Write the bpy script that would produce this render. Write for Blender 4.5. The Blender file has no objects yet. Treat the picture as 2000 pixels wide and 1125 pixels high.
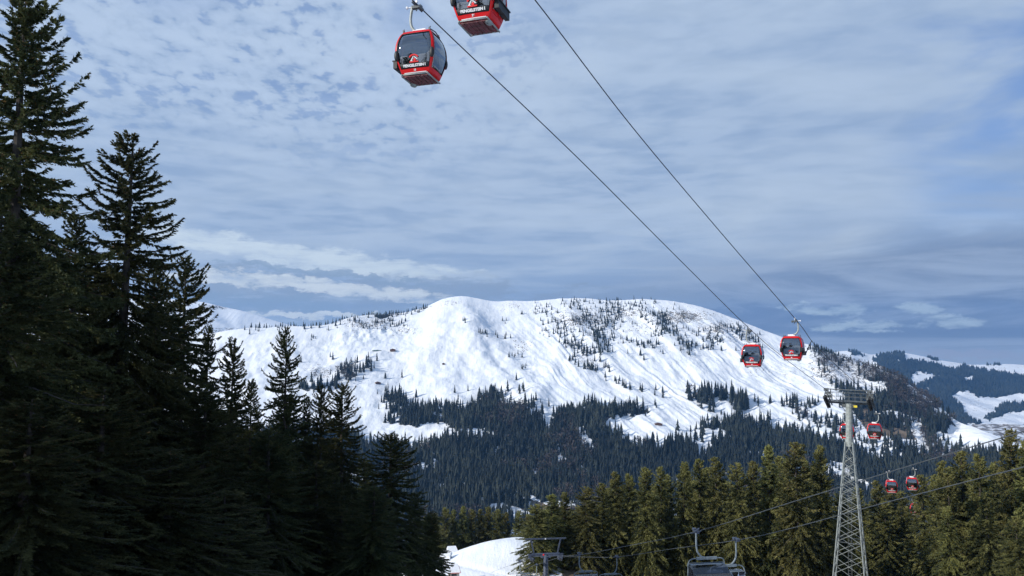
import bpy, math, random
import numpy as np
from mathutils import Vector, Matrix, Quaternion
R = math.radians
random.seed(7)
rng = np.random.default_rng(7)
S = bpy.context.scene
C = S.collection

# ------------------------------------------------------------------ camera
F = 1444.0                      # focal length in pixels of the 2000 px wide photograph
PITCH = R(4.5)
CP, SP = math.cos(PITCH), math.sin(PITCH)
cam = bpy.data.cameras.new("camera")
cam.sensor_width = 36.0
cam.lens = 36.0 * F / 2000.0
cam.clip_start = 0.1
cam.clip_end = 30000
co = bpy.data.objects.new("camera", cam)
co.location = (0, 0, 0)
co.rotation_euler = (R(90) + PITCH, 0, 0)
C.objects.link(co)
S.camera = co
S.view_settings.view_transform = 'Standard'
S.view_settings.look = 'None'
S.view_settings.exposure = 0.0
S.view_settings.gamma = 1.0
S.cycles.use_denoising = True
S.cycles.max_bounces = 6
S.cycles.diffuse_bounces = 2
S.cycles.glossy_bounces = 2
S.cycles.transmission_bounces = 3
S.cycles.volume_bounces = 0
S.cycles.transparent_max_bounces = 12
S.cycles.use_adaptive_sampling = True
S.cycles.adaptive_threshold = 0.02

SUN_AZ, SUN_EL = 247.0, 27.0    # compass style: 0 = +Y (view direction), 90 = +X
SUN_STR = 4.6
SKY_STR = 0.1

def at(px, py, d):
    """world point seen at photo pixel (px, py) at camera depth d"""
    x = (px - 1000.0) / F
    v = (562.5 - py) / F
    return Vector((d * x, d * (CP - v * SP), d * (SP + v * CP)))

def uw(px, py):
    x = (np.asarray(px, float) - 1000.0) / F
    v = (562.5 - np.asarray(py, float)) / F
    k = CP - v * SP
    return x / k, (SP + v * CP) / k

def to_px(X, Y, Z):
    d = Y * CP + Z * SP
    v = (-Y * SP + Z * CP) / d
    return 1000.0 + F * X / d, 562.5 - F * v

# ------------------------------------------------------------------ node helpers
class NT:
    def __init__(self, tree):
        self.t = tree
        tree.nodes.clear()
    def n(self, typ, **kw):
        nd = self.t.nodes.new(typ)
        for k, v in kw.items():
            setattr(nd, k, v)
        return nd
    def link(self, a, b):
        self.t.links.new(a, b)
    def put(self, sock, v):
        if isinstance(v, bpy.types.NodeSocket):
            self.link(v, sock)
        elif v is not None:
            if isinstance(v, (tuple, list)) and len(v) == 3 and sock.type == 'RGBA':
                v = (*v, 1.0)
            sock.default_value = v
    def m(self, op, a, b=None, c=None, clamp=False):
        nd = self.n('ShaderNodeMath', operation=op)
        nd.use_clamp = clamp
        for i, v in enumerate((a, b, c)):
            if v is not None:
                self.put(nd.inputs[i], v)
        return nd.outputs[0]
    def mapr(self, v, a, b, c=0.0, d=1.0, smooth=True):
        nd = self.n('ShaderNodeMapRange')
        nd.interpolation_type = 'SMOOTHSTEP' if smooth else 'LINEAR'
        for s, x in zip(nd.inputs, (v, a, b, c, d)):
            self.put(s, x)
        return nd.outputs[0]
    def mix(self, f, a, b, mode='MIX'):
        nd = self.n('ShaderNodeMix', data_type='RGBA', blend_type=mode)
        self.put(nd.inputs['Factor'], f)
        self.put(nd.inputs[6], a)
        self.put(nd.inputs[7], b)
        return nd.outputs[2]
    def noise(self, vec, scale, detail=3.0, rough=0.5, dist=0.0, lac=2.0):
        nd = self.n('ShaderNodeTexNoise')
        if vec is not None:
            self.link(vec, nd.inputs['Vector'])
        nd.inputs['Scale'].default_value = scale
        nd.inputs['Detail'].default_value = detail
        nd.inputs['Roughness'].default_value = rough
        nd.inputs['Distortion'].default_value = dist
        nd.inputs['Lacunarity'].default_value = lac
        return nd.outputs['Fac']
    def mapping(self, vec, loc=(0, 0, 0), rot=(0, 0, 0), scale=(1, 1, 1)):
        nd = self.n('ShaderNodeMapping')
        self.link(vec, nd.inputs[0])
        nd.inputs[1].default_value = loc
        nd.inputs[2].default_value = rot
        nd.inputs[3].default_value = scale
        return nd.outputs[0]

# ------------------------------------------------------------------ world
W = bpy.data.worlds.new("World")
S.world = W
W.use_nodes = True
t = NT(W.node_tree)
out = t.n('ShaderNodeOutputWorld')
bg = t.n('ShaderNodeBackground')
bg.inputs['Strength'].default_value = SKY_STR
t.link(bg.outputs[0], out.inputs[0])
sky = t.n('ShaderNodeTexSky', sky_type='NISHITA')
sky.sun_disc = False
sky.sun_elevation = R(SUN_EL)
sky.sun_rotation = R(SUN_AZ)
sky.altitude = 1500
sky.air_density = 1.0
sky.dust_density = 0.4
tc = t.n('ShaderNodeTexCoord')
D = tc.outputs['Generated']
sx = t.n('ShaderNodeSeparateXYZ')
t.link(D, sx.inputs[0])
dx, dy, dz = sx.outputs
zc = t.m('MAXIMUM', dz, 0.0)
den = t.m('ADD', zc, 0.10)
cx = t.n('ShaderNodeCombineXYZ')
t.put(cx.inputs[0], t.m('DIVIDE', dx, den))
t.put(cx.inputs[1], t.m('DIVIDE', dy, den))
Pl = cx.outputs[0]                                   # cloud-deck coordinates
az = t.m('MULTIPLY', t.m('ARCTAN2', dx, dy), 57.2958)  # degrees
el = t.m('MULTIPLY', t.m('ARCSINE', dz), 57.2958)
ca = t.n('ShaderNodeCombineXYZ')
t.put(ca.inputs[0], az)
t.put(ca.inputs[1], el)
AE = ca.outputs[0]
def k10(r, g, b): return (r / SKY_STR, g / SKY_STR, b / SKY_STR)
n1 = t.noise(t.mapping(Pl, rot=(0, 0, R(25)), scale=(1, 1.7, 1)), 1.1, 5, 0.55, 0.4)
cs = t.n('ShaderNodeCombineXYZ')            # angular grid that tightens towards the horizon
shr = t.m('DIVIDE', 26.0, t.m('ADD', t.m('MAXIMUM', el, 0.0), 13.0))
t.put(cs.inputs[0], t.m('MULTIPLY', az, t.m('ADD', 0.45, t.m('MULTIPLY', shr, 0.45))))
t.put(cs.inputs[1], t.m('MULTIPLY', t.m('LOGARITHM', t.m('ADD', t.m('MAXIMUM', el, 0.0), 6.0), 2.718), 26.0))
CS = cs.outputs[0]
rip = t.noise(t.mapping(CS, loc=(3, 1, 0), rot=(0, 0, R(14)), scale=(.24, .80, 1)), 1.0, 4, 0.52, 0.2)
cell = t.noise(t.mapping(CS, loc=(7, 2, 0), rot=(0, 0, R(-18)), scale=(.85, 1.25, 1)), 1.0, 4, 0.52, 0.2)
big = t.noise(t.mapping(CS, loc=(1, 5, 0), rot=(0, 0, R(-25)), scale=(.11, .2, 1)), 1.0, 4, 0.55, 0.3)
soft = t.noise(t.mapping(AE, scale=(0.05, 0.13, 1)), 1.0, 5, 0.55, 0.6)
col = t.mix(t.mapr(n1, 0.35, 0.68), k10(.310, .430, .635), k10(.445, .560, .730))
ripmask = t.m('MULTIPLY', t.mapr(el, 3, 11), t.mapr(az, 40, 8, .35, 1))
rf = t.m('MULTIPLY', t.mapr(rip, 0.36, 0.62), t.m('MULTIPLY', ripmask, 0.5))
col = t.mix(rf, col, k10(.50, .62, .80))
# bright mottled altocumulus, upper left
ulm = t.m('MULTIPLY', t.mapr(t.m('ADD', el, t.m('MULTIPLY', soft, 6)), 14, 22), t.mapr(t.m('SUBTRACT', az, t.m('MULTIPLY', el, 0.5)), 0, -22))
cellb = t.m('ADD', t.m('MULTIPLY', cell, .62), t.m('MULTIPLY', big, .38))
cb = t.m('MULTIPLY', t.mapr(cellb, 0.40, 0.60), ulm)
col = t.mix(t.m('MULTIPLY', cb, 0.65), col, k10(.52, .645, .84))
# blue gaps
gap1 = t.m('MULTIPLY', t.mapr(cellb, 0.49, 0.40), ulm)
edge = t.m('MULTIPLY', t.mapr(az, 25, 34), t.mapr(el, 5, 12))
gap2 = t.m('MULTIPLY', edge, t.mapr(soft, 0.60, 0.42))
top = t.m('MULTIPLY', t.m('MULTIPLY', t.mapr(el, 21, 26), t.mapr(az, 10, 0)), t.mapr(soft, 0.56, 0.40))
gap = t.m('MAXIMUM', t.m('MAXIMUM', t.m('MULTIPLY', gap1, 0.5), t.m('MULTIPLY', gap2, 0.85)), t.m('MULTIPLY', top, 0.5))
blue = t.mix(0.5, sky.outputs[0], k10(.17, .34, .80))
col = t.mix(gap, col, blue)
# brighter veil right of centre
veil = t.m('MULTIPLY', t.m('MULTIPLY', t.mapr(el, 5, 8), t.mapr(el, 13, 10)), t.m('MULTIPLY', t.mapr(az, 12, 19), t.mapr(az, 31, 26)))
col = t.mix(t.m('MULTIPLY', veil, t.mapr(soft, .38, .56, .3, .95)), col, k10(.53, .635, .765))
# dark bank low on the right
band = t.noise(t.mapping(AE, loc=(5, 3, 0), scale=(0.05, 0.38, 1)), 1.0, 7, 0.62, 0.8)
bankh = t.m('ADD', t.mapr(az, -8, 30, 1.5, 7.5, False), t.m('MULTIPLY', t.m('SUBTRACT', band, 0.5), 9))
bank = t.mapr(t.m('SUBTRACT', bankh, el), -2.5, 1.6)
bank = t.m('MULTIPLY', bank, t.mapr(az, -12, 8))
dark = t.mix(t.mapr(band, .38, .62), k10(.175, .250, .405), k10(.355, .450, .610))
col = t.mix(t.m('MULTIPLY', bank, 0.92), col, dark)
fine = t.noise(t.mapping(AE, loc=(1, 8, 0), scale=(0.28, 1.3, 1)), 1.0, 8, 0.66, 0.3)
w1 = t.noise(t.mapping(AE, loc=(9, 2, 0), scale=(0.35, 0.9, 1)), 1.0, 6, 0.62, 0.0)
w2 = t.noise(t.mapping(AE, loc=(2, 6, 0), scale=(0.55, 1.1, 1)), 1.0, 6, 0.68, 0.0)
azw = t.m('ADD', az, t.m('MULTIPLY', t.m('SUBTRACT', w1, 0.5), 9.0))
elw = t.m('ADD', el, t.m('MULTIPLY', t.m('SUBTRACT', w2, 0.5), 2.1))
def ellm(a0, e0, ra, re, slope=0.0):
    az, el = azw, elw
    a = t.m('DIVIDE', t.m('SUBTRACT', az, a0), ra)
    e = t.m('DIVIDE', t.m('SUBTRACT', t.m('SUBTRACT', el, e0), t.m('MULTIPLY', t.m('SUBTRACT', az, a0), slope)), re)
    r = t.m('ADD', t.m('MULTIPLY', a, a), t.m('MULTIPLY', e, e))
    return t.mapr(r, 1.0, 0.0)
def pix_ae(px, py):
    p = at(px, py, 1.0).normalized()
    return math.degrees(math.atan2(p.x, p.y)), math.degrees(math.asin(p.z))
def streaks(lst, colour, lo, hi, amt, rag=2.6):
    global col
    mk = None
    for (px, py, rx, ry, sl) in lst:
        a0, e0 = pix_ae(px, py)
        mm = ellm(a0, e0, rx / 25.2, ry / 25.2, sl)
        mk = mm if mk is None else t.m('MAXIMUM', mk, mm)
    v = t.m('ADD', t.m('MULTIPLY', mk, .9), t.m('MULTIPLY', t.m('SUBTRACT', fine, 0.5), rag))
    f = t.m('MULTIPLY', t.mapr(v, lo, hi), t.mapr(mk, 0.0, 0.12))
    col = t.mix(t.m('MULTIPLY', f, amt), col, colour)
# grey low cloud on the left, then the cream openings
streaks([(520, 575, 420, 62, -0.07), (800, 560, 330, 40, -0.05), (1250, 590, 330, 40, 0)], k10(.29, .38, .53), .15, .85, .75, 4.0)
streaks([(640, 508, 340, 30, -0.10), (400, 470, 160, 30, -0.10)], k10(.66, .77, .87), .02, 1.1, .95, 2.3)
streaks([(640, 560, 300, 17, -0.10), (430, 545, 120, 14, -.1), (590, 616, 240, 8, 0)], k10(.72, .80, .87), .02, 1.05, .95, 2.3)
streaks([(660, 536, 330, 9, -0.095), (540, 590, 170, 18, -.03)], k10(.29, .40, .56), .25, .60, .7, 4.2)
streaks([(1630, 606, 75, 18, -.03), (1690, 636, 110, 14, 0), (1800, 604, 60, 14, 0), (1875, 628, 75, 13, 0), (1560, 600, 40, 8, 0)], k10(.50, .63, .74), .05, 1.3, .85, 3.4)
streaks([(1900, 693, 130, 10, 0)], k10(.36, .42, .57), .1, .9, .8)
t.link(col, bg.inputs['Color'])

sun = bpy.data.lights.new("sun", 'SUN')
sun.energy = SUN_STR
sun.angle = R(0.5)
sun.color = (1.0, 0.955, 0.885)
so = bpy.data.objects.new("sun", sun)
sd = Vector((math.sin(R(SUN_AZ)) * math.cos(R(SUN_EL)), math.cos(R(SUN_AZ)) * math.cos(R(SUN_EL)), math.sin(R(SUN_EL))))
so.rotation_euler = sd.to_track_quat('Z', 'Y').to_euler()
so.location = (-40, -10, 60)
C.objects.link(so)

# ------------------------------------------------------------------ object helpers
def tag(o, label=None, cat=None, group=None, kind=None):
    if label: o["label"] = label
    if cat: o["category"] = cat
    if group: o["group"] = group
    if kind: o["kind"] = kind
    return o
def link(o, parent=None):
    C.objects.link(o)
    if parent: o.parent = parent
    return o
def empty(name, loc, label, cat, group=None, rotz=0.0, scale=1.0):
    o = bpy.data.objects.new(name, None)
    o.empty_display_size = 0.5
    o.location = loc
    o.rotation_euler = (0, 0, rotz)
    o.scale = (scale,) * 3
    tag(o, label, cat, group)
    return link(o)
def np_mesh(name, V, T, mats, smooth=False, tint=None, quads=False):
    me = bpy.data.meshes.new(name)
    k = 4 if quads else 3
    V = np.ascontiguousarray(V, np.float32); T = np.ascontiguousarray(T, np.int32)
    me.vertices.add(len(V)); me.vertices.foreach_set('co', V.ravel())
    me.loops.add(len(T) * k); me.loops.foreach_set('vertex_index', T.ravel())
    me.polygons.add(len(T))
    me.polygons.foreach_set('loop_start', np.arange(0, len(T) * k, k, dtype=np.int32))
    me.polygons.foreach_set('use_smooth', np.full(len(T), smooth, bool))
    if tint is not None:
        a = me.attributes.new('tint', 'FLOAT', 'FACE')
        a.data.foreach_set('value', np.ascontiguousarray(tint, np.float32))
    me.update(calc_edges=True)
    for m in (mats if isinstance(mats, (list, tuple)) else [mats]):
        me.materials.append(m)
    return me
def mobj(name, me, parent=None, loc=(0, 0, 0)):
    o = bpy.data.objects.new(name, me)
    o.location = loc
    return link(o, parent)

class MB:
    """collects simple solids into one mesh"""
    def __init__(self):
        self.v, self.f = [], []
    def add(self, vs, fs):
        b = len(self.v)
        self.v += [tuple(x) for x in vs]
        self.f += [tuple(i + b for i in f) for f in fs]
        return self
    def box(self, c, s, rot=None):
        c = Vector(c); h = Vector(s) / 2
        vs = [Vector((x * h.x, y * h.y, z * h.z)) for x in (-1, 1) for y in (-1, 1) for z in (-1, 1)]
        if rot is not None: vs = [rot @ p for p in vs]
        return self.add([p + c for p in vs], [(0, 1, 3, 2), (4, 6, 7, 5), (0, 4, 5, 1), (2, 3, 7, 6), (0, 2, 6, 4), (1, 5, 7, 3)])
    def bar(self, a, b, w, h=None):
        a, b = Vector(a), Vector(b); h = h or w
        d = b - a
        q = d.to_track_quat('Z', 'Y').to_matrix()
        return self.box((a + b) / 2, (w, h, d.length), q)
    def tube(self, pts, r, n=8, caps=True):
        pts = [Vector(p) for p in pts]; m = len(pts)
        rs = r if isinstance(r, (list, tuple)) else [r] * m
        vs, up = [], None
        for i, p in enumerate(pts):
            d = (pts[min(i + 1, m - 1)] - pts[max(i - 1, 0)]).normalized()
            if up is None:
                up = d.orthogonal().normalized()
            up = (up - d * up.dot(d)).normalized()
            s = d.cross(up)
            for k in range(n):
                a = 2 * math.pi * k / n
                vs.append(p + (up * math.cos(a) + s * math.sin(a)) * rs[i])
        fs = [(i * n + k, i * n + (k + 1) % n, (i + 1) * n + (k + 1) % n, (i + 1) * n + k) for i in range(m - 1) for k in range(n)]
        if caps:
            fs += [tuple(range(n - 1, -1, -1)), tuple((m - 1) * n + k for k in range(n))]
        return self.add(vs, fs)
    def ball(self, c, r, n=10, m=7, rot=None):
        c = Vector(c); r = Vector(r) if not isinstance(r, (int, float)) else Vector((r, r, r))
        vs = []
        for i in range(m + 1):
            th = math.pi * i / m
            for k in range(n):
                a = 2 * math.pi * k / n
                p = Vector((math.sin(th) * math.cos(a) * r.x, math.sin(th) * math.sin(a) * r.y, math.cos(th) * r.z))
                if rot is not None: p = rot @ p
                vs.append(c + p)
        fs = [(i * n + k, (i + 1) * n + k, (i + 1) * n + (k + 1) % n, i * n + (k + 1) % n) for i in range(m) for k in range(n)]
        return self.add(vs, fs)
    def prism(self, poly, y0, y1):
        """poly of (x, z), extruded along y"""
        n = len(poly)
        vs = [(x, y0, z) for x, z in poly] + [(x, y1, z) for x, z in poly]
        fs = [tuple(range(n)), tuple(range(2 * n - 1, n - 1, -1))] + [(i, (i + 1) % n + 0, (i + 1) % n + n, i + n)[::-1] for i in range(n)]
        return self.add(vs, fs)
    def build(self, name, mat, parent=None, smooth=False, loc=(0, 0, 0)):
        me = bpy.data.meshes.new(name)
        me.from_pydata(self.v, [], self.f)
        me.update()
        if smooth:
            me.polygons.foreach_set('use_smooth', [True] * len(me.polygons))
        for m in (mat if isinstance(mat, (list, tuple)) else [mat]):
            me.materials.append(m)
        return mobj(name, me, parent, loc)

def copy_tree(o, parent=None):
    c = o.copy(); C.objects.link(c); c.parent = parent
    for ch in [x for x in S.objects if x.parent == o]:
        copy_tree(ch, c)
    return c

# ------------------------------------------------------------------ materials
def mat(name):
    m = bpy.data.materials.new(name); m.use_nodes = True
    t = NT(m.node_tree)
    o = t.n('ShaderNodeOutputMaterial')
    return m, t, o
def principled(name, colour, rough=0.6, metal=0.0, spec=0.5, vary=0.12, nscale=3.0, bump=0.0, coat=0.0):
    m, t, o = mat(name)
    b = t.n('ShaderNodeBsdfPrincipled')
    tc = t.n('ShaderNodeTexCoord')
    n = t.noise(tc.outputs['Object'], nscale, 5, 0.6)
    dk = tuple(c * (1 - vary * 2) for c in colour); lt = tuple(min(1, c * (1 + vary)) for c in colour)
    t.put(b.inputs['Base Color'], t.mix(t.mapr(n, .3, .7), dk, lt))
    b.inputs['Roughness'].default_value = rough
    b.inputs['Metallic'].default_value = metal
    b.inputs['Specular IOR Level'].default_value = spec
    b.inputs['Coat Weight'].default_value = coat
    if bump:
        bp = t.n('ShaderNodeBump'); bp.inputs['Strength'].default_value = bump
        t.link(t.noise(tc.outputs['Object'], nscale * 6, 4), bp.inputs['Height'])
        t.link(bp.outputs[0], b.inputs['Normal'])
    t.link(b.outputs[0], o.inputs[0])
    return m
def foliage(name, dark, light, brown=None, objvar=0.25, trans=0.0):
    m, t, o = mat(name)
    a = t.n('ShaderNodeAttribute', attribute_name='tint')
    oi = t.n('ShaderNodeObjectInfo')
    c = t.mix(a.outputs['Fac'], dark, light)
    if brown:
        c = t.mix(t.mapr(a.outputs['Fac'], .93, .97), c, brown)
    hs = t.n('ShaderNodeHueSaturation')
    t.put(hs.inputs['Value'], t.m('ADD', 1 - objvar / 2, t.m('MULTIPLY', oi.outputs['Random'], objvar)))
    t.put(hs.inputs['Hue'], t.m('ADD', 0.485, t.m('MULTIPLY', oi.outputs['Random'], 0.03)))
    t.put(hs.inputs['Color'], c)
    b = t.n('ShaderNodeBsdfPrincipled')
    t.link(hs.outputs[0], b.inputs['Base Color'])
    b.inputs['Roughness'].default_value = 0.75
    b.inputs['Specular IOR Level'].default_value = 0.2
    tl = t.n('ShaderNodeBsdfTranslucent'); t.link(hs.outputs[0], tl.inputs[0])
    mx = t.n('ShaderNodeMixShader'); mx.inputs[0].default_value = trans
    t.link(b.outputs[0], mx.inputs[1]); t.link(tl.outputs[0], mx.inputs[2])
    t.link(mx.outputs[0], o.inputs[0])
    return m
M = {}
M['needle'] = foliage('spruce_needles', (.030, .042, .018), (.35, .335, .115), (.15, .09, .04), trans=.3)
M['bark'] = principled('spruce_bark', (.055, .046, .038), .9, vary=.3, nscale=2, bump=.4)
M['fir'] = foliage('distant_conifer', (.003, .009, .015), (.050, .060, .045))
M['larch'] = foliage('bare_broadleaf', (.045, .040, .038), (.125, .105, .092))
M['red'] = principled('red_lacquer', (.60, .004, .006), .4, spec=.3, vary=.05, coat=.12)
M['black'] = principled('black_rubber', (.012, .013, .014), .55)
M['zinc'] = principled('galvanised_steel', (.33, .36, .34), .5, .2, vary=.15)
M['chairgrey'] = principled('grey_chair_steel', (.19, .225, .24), .55, .1, vary=.15)
M['zincd'] = principled('weathered_steel', (.12, .135, .14), .6, .3, vary=.2)
M['blue_steel'] = principled('slate_painted_steel', (.055, .07, .105), .55, .1, vary=.2)
M['under'] = principled('maroon_underside', (.20, .055, .06), .6, vary=.3, nscale=5)
M['white'] = principled('white_paint', (.8, .8, .8), .5, vary=.03)
M['rope'] = principled('steel_rope', (.035, .038, .05), .6, .2)
M['rope_grey'] = principled('grey_steel_rope', (.075, .085, .09), .55, .2)
M['seatpad'] = principled('dark_seat_padding', (.03, .032, .036), .8)
M['redtext'] = principled('red_print', (.85, .02, .02), .5, vary=.03)
M['yellow'] = principled('yellow_paint', (.75, .6, .04), .5)
M['hutwood'] = principled('weathered_wood', (.17, .09, .06), .9, vary=.3)
M['hutstone'] = principled('pale_plaster', (.45, .40, .34), .9)
M['teal'] = principled('green_tarpaulin', (.12, .20, .19), .8)
M['jacket'] = principled('red_jacket', (.30, .02, .02), .8)
M['skin'] = principled('skin', (.45, .27, .20), .6)
M['hutred'] = principled('red_boards', (.5, .05, .03), .7)
def glass(name, tint, op):
    m, t, o = mat(name)
    tr = t.n('ShaderNodeBsdfTransparent'); tr.inputs[0].default_value = (*tint, 1)
    gl = t.n('ShaderNodeBsdfGlossy'); gl.inputs['Roughness'].default_value = 0.04
    gl.inputs[0].default_value = (.9, .95, 1, 1)
    fr = t.n('ShaderNodeFresnel'); fr.inputs[0].default_value = 1.55
    tc = t.n('ShaderNodeTexCoord')
    bp = t.n('ShaderNodeBump'); bp.inputs['Strength'].default_value = .06
    t.link(t.noise(tc.outputs['Object'], 2.2, 2), bp.inputs['Height'])
    t.link(bp.outputs[0], gl.inputs['Normal'])
    mx = t.n('ShaderNodeMixShader')
    t.put(mx.inputs[0], t.m('ADD', fr.outputs[0], op, clamp=True))
    t.link(tr.outputs[0], mx.inputs[1]); t.link(gl.outputs[0], mx.inputs[2])
    t.link(mx.outputs[0], o.inputs[0])
    return m
M['glass'] = glass('tinted_glass', (.30, .36, .42), .20)
M['bubble'] = glass('smoked_bubble', (.18, .20, .26), .05)

def ground_mat(name, scale=1.0, far=False):
    """snow with brown grass, rock and dark forest floor where the ground itself changes"""
    m, t, o = mat(name)
    geo = t.n('ShaderNodeNewGeometry')
    P = geo.outputs['Position']
    cov = t.n('ShaderNodeAttribute', attribute_name='cover')       # r rock, g wood floor, b brown grass
    sp = t.n('ShaderNodeSeparateColor'); t.link(cov.outputs['Color'], sp.inputs[0])
    rock, wood, brown = sp.outputs
    nf = t.noise(P, 0.055 / scale, 6, 0.65)
    ns = t.noise(P, 0.22 / scale, 5, 0.65)
    nb = t.noise(P, 0.012 / scale, 5, 0.6)
    snow = t.mix(t.mapr(nb, .35, .65), (.80, .83, .86), (.87, .885, .90))
    c = snow
    rf = t.mapr(t.m('ADD', t.m('MULTIPLY', ns, .6), t.m('ADD', t.m('MULTIPLY', nf, .4), t.m('MULTIPLY', rock, .32))), .66, .72)
    rockc = t.mix(ns, (.06, .055, .05), (.24, .20, .16))
    c = t.mix(t.m('MULTIPLY', rf, t.mapr(rock, 0, .15)), c, rockc)
    bf = t.mapr(t.m('ADD', t.m('MULTIPLY', nf, .7), t.m('MULTIPLY', brown, .55)), .52, .62)
    c = t.mix(t.m('MULTIPLY', bf, t.mapr(brown, 0, .15)), c, t.mix(ns, (.10, .075, .05), (.22, .17, .12)))
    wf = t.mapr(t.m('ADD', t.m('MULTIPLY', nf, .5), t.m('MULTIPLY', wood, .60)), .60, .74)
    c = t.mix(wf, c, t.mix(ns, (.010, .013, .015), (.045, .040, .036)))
    b = t.n('ShaderNodeBsdfPrincipled')
    t.put(b.inputs['Base Color'], c)
    b.inputs['Roughness'].default_value = .7
    b.inputs['Specular IOR Level'].default_value = .25
    bp = t.n('ShaderNodeBump'); bp.inputs['Strength'].default_value = .85; bp.inputs['Distance'].default_value = 2.2 * scale
    # fall-line streaks
    st = t.noise(t.mapping(P, rot=(0, 0, R(-24)), scale=(.075 / scale, .012 / scale, .02 / scale)), 1.0, 4, .6)
    t.put(bp.inputs['Height'], t.m('ADD', st, t.m('MULTIPLY', ns, .35)))
    t.link(bp.outputs[0], b.inputs['Normal'])
    t.link(b.outputs[0], o.inputs[0])
    return m
M['mountain'] = ground_mat('snowy_mountain_ground')
M['farhill'] = ground_mat('far_hill_ground', 2.5)
M['near'] = ground_mat('near_snow_ground', .12)

# ------------------------------------------------------------------ numpy noise
_perm = np.random.default_rng(3).permutation(256)
def vnoise(x, y):
    xi = np.floor(x).astype(int); yi = np.floor(y).astype(int)
    fx = x - xi; fy = y - yi
    fx = fx * fx * (3 - 2 * fx); fy = fy * fy * (3 - 2 * fy)
    def h(a, b): return _perm[(_perm[a & 255] + b) & 255] / 255.0
    return (h(xi, yi) * (1 - fx) + h(xi + 1, yi) * fx) * (1 - fy) + (h(xi, yi + 1) * (1 - fx) + h(xi + 1, yi + 1) * fx) * fy
def fbm(x, y, o=4, g=.5):
    s = 0; a = 1; n = 0
    for i in range(o):
        s = s + a * vnoise(x + 17.3 * i, y - 9.1 * i); n += a; a *= g; x = x * 2.03; y = y * 2.03
    return s / n
def ridged(x, y, o=3):
    s = 0; a = 1; n = 0
    for i in range(o):
        s = s + a * (1 - np.abs(2 * vnoise(x + 5.7 * i, y + 3.3 * i) - 1)); n += a; a *= .5; x = x * 2.1; y = y * 2.1
    return s / n
def pip(px, py, poly):
    x = np.asarray(px); y = np.asarray(py); ins = np.zeros(x.shape, bool)
    n = len(poly)
    for i in range(n):
        x0, y0 = poly[i]; x1, y1 = poly[(i + 1) % n]
        if y0 == y1: continue
        c = ((y0 > y) != (y1 > y)) & (x < (x1 - x0) * (y - y0) / (y1 - y0) + x0)
        ins ^= c
    return ins
def sstep(a, b, x):
    t = np.clip((x - a) / (b - a), 0, 1); return t * t * (3 - 2 * t)

# ------------------------------------------------------------------ terrain: main mountain
ridge_px = [(-900, 640), (-300, 660), (0, 655), (300, 655), (400, 654), (430, 648), (470, 642), (560, 638), (640, 634), (680, 619), (720, 614), (780, 612),
            (830, 600), (868, 583), (900, 579), (930, 582), (965, 589), (1000, 587), (1040, 588), (1080, 584), (1120, 581), (1150, 583), (1200, 587), (1260, 584),
            (1320, 588), (1360, 597), (1400, 608), (1450, 628), (1500, 648), (1540, 662), (1590, 676), (1640, 697), (1700, 716), (1745, 731), (1790, 760),
            (1840, 797), (1868, 825), (1890, 830), (1985, 869), (2100, 895), (2400, 930), (2900, 960)]
ru, rw = uw([p[0] for p in ridge_px], [p[1] for p in ridge_px])
Y0 = 1250.0
def smooth_prof(u, v, sg=.012):
    g_ = np.linspace(-1.6, 1.8, 3401); y = np.interp(g_, u, v); k = np.exp(-.5 * (np.arange(-60, 61) / (sg * 1000)) ** 2); k /= k.sum()
    return g_, np.convolve(np.pad(y, 60, mode='edge'), k, 'valid')
ru, rw = smooth_prof(ru, rw, .007)
YR_px = [(-900, 2300), (400, 2300), (640, 2350), (720, 2450), (900, 2550), (1350, 2600), (1500, 2500), (1640, 2350), (1750, 2200), (1850, 2000), (1900, 1800), (2000, 1700), (2900, 1700)]
yu = uw([p[0] for p in YR_px], 700)[0]; yv = [p[1] for p in YR_px]
yu, yv = smooth_prof(yu, yv, .02)
W0 = -0.250
def near_z(X, Y):
    """near slope falling from the viewpoint into the valley"""
    z = np.interp(Y, [-400, -60, 0, 30, 110, 150, 250, 400, 700, 1000, 1250, 1400], [60, 14, -1.7, -11.5, -37.5, -50.5, -80, -124, -208, -272, -313, -345])
    z = z + 12.4 * np.exp(-((X - 1) / 25.0) ** 2 - ((Y - 149) / 27.0) ** 2)
    for a_, c_, w_ in ((.55, 30, .5), (.62, 36, .35), (.50, 61, .5), (-.75, 150, .4), (-.9, 128, .4), (.3, 100, .6)):
        z = z - .28 * np.exp(-((X * a_ + Y * (1 - abs(a_)) - c_) / w_) ** 2)
    z = z + (fbm(X / 14 + 50, Y / 14 + 50, 3) - .5) * 1.0 * sstep(3, 25, np.hypot(X, Y)) + (fbm(X / 120, Y / 120 + 9, 3) - .5) * 18 * sstep(180, 420, Y)
    return z
SPURS = [([(905, 592), (925, 640), (955, 690), (990, 735), (1035, 775)], 22, 55), ([(1095, 680), (1075, 735), (1055, 790)], 5, 22), ([(860, 600), (850, 650), (830, 700)], 12, 45),
         ([(690, 700), (640, 722), (600, 745)], -10, 22), ([(940, 655), (965, 705), (1020, 760)], -9, 22),
         ([(1100, 600), (1180, 700), (1270, 800)], 8, 26), ([(1250, 600), (1330, 690), (1420, 790)], 9, 26), ([(1370, 610), (1450, 700), (1560, 790)], 10, 30), ([(1590, 690), (1640, 760), (1640, 820)], 16, 40)]
def mountain_base(u, Y):
    yr = np.interp(u, yu, yv); wr = np.interp(u, ru, rw)
    t_ = (Y - Y0) / (yr - Y0)
    tt = np.clip(t_, 0, 1)
    w = W0 + (wr - W0) * (tt * 1.06 - .06 * tt * tt * tt * tt)
    z = w * np.minimum(Y, yr)
    z = np.where(t_ > 1, z - (Y - yr) * (0.10 + .45 * np.clip((Y - yr) / 200, 0, 1)), z)
    z = np.maximum(z, -900 + 0 * z)
    return z, t_
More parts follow.
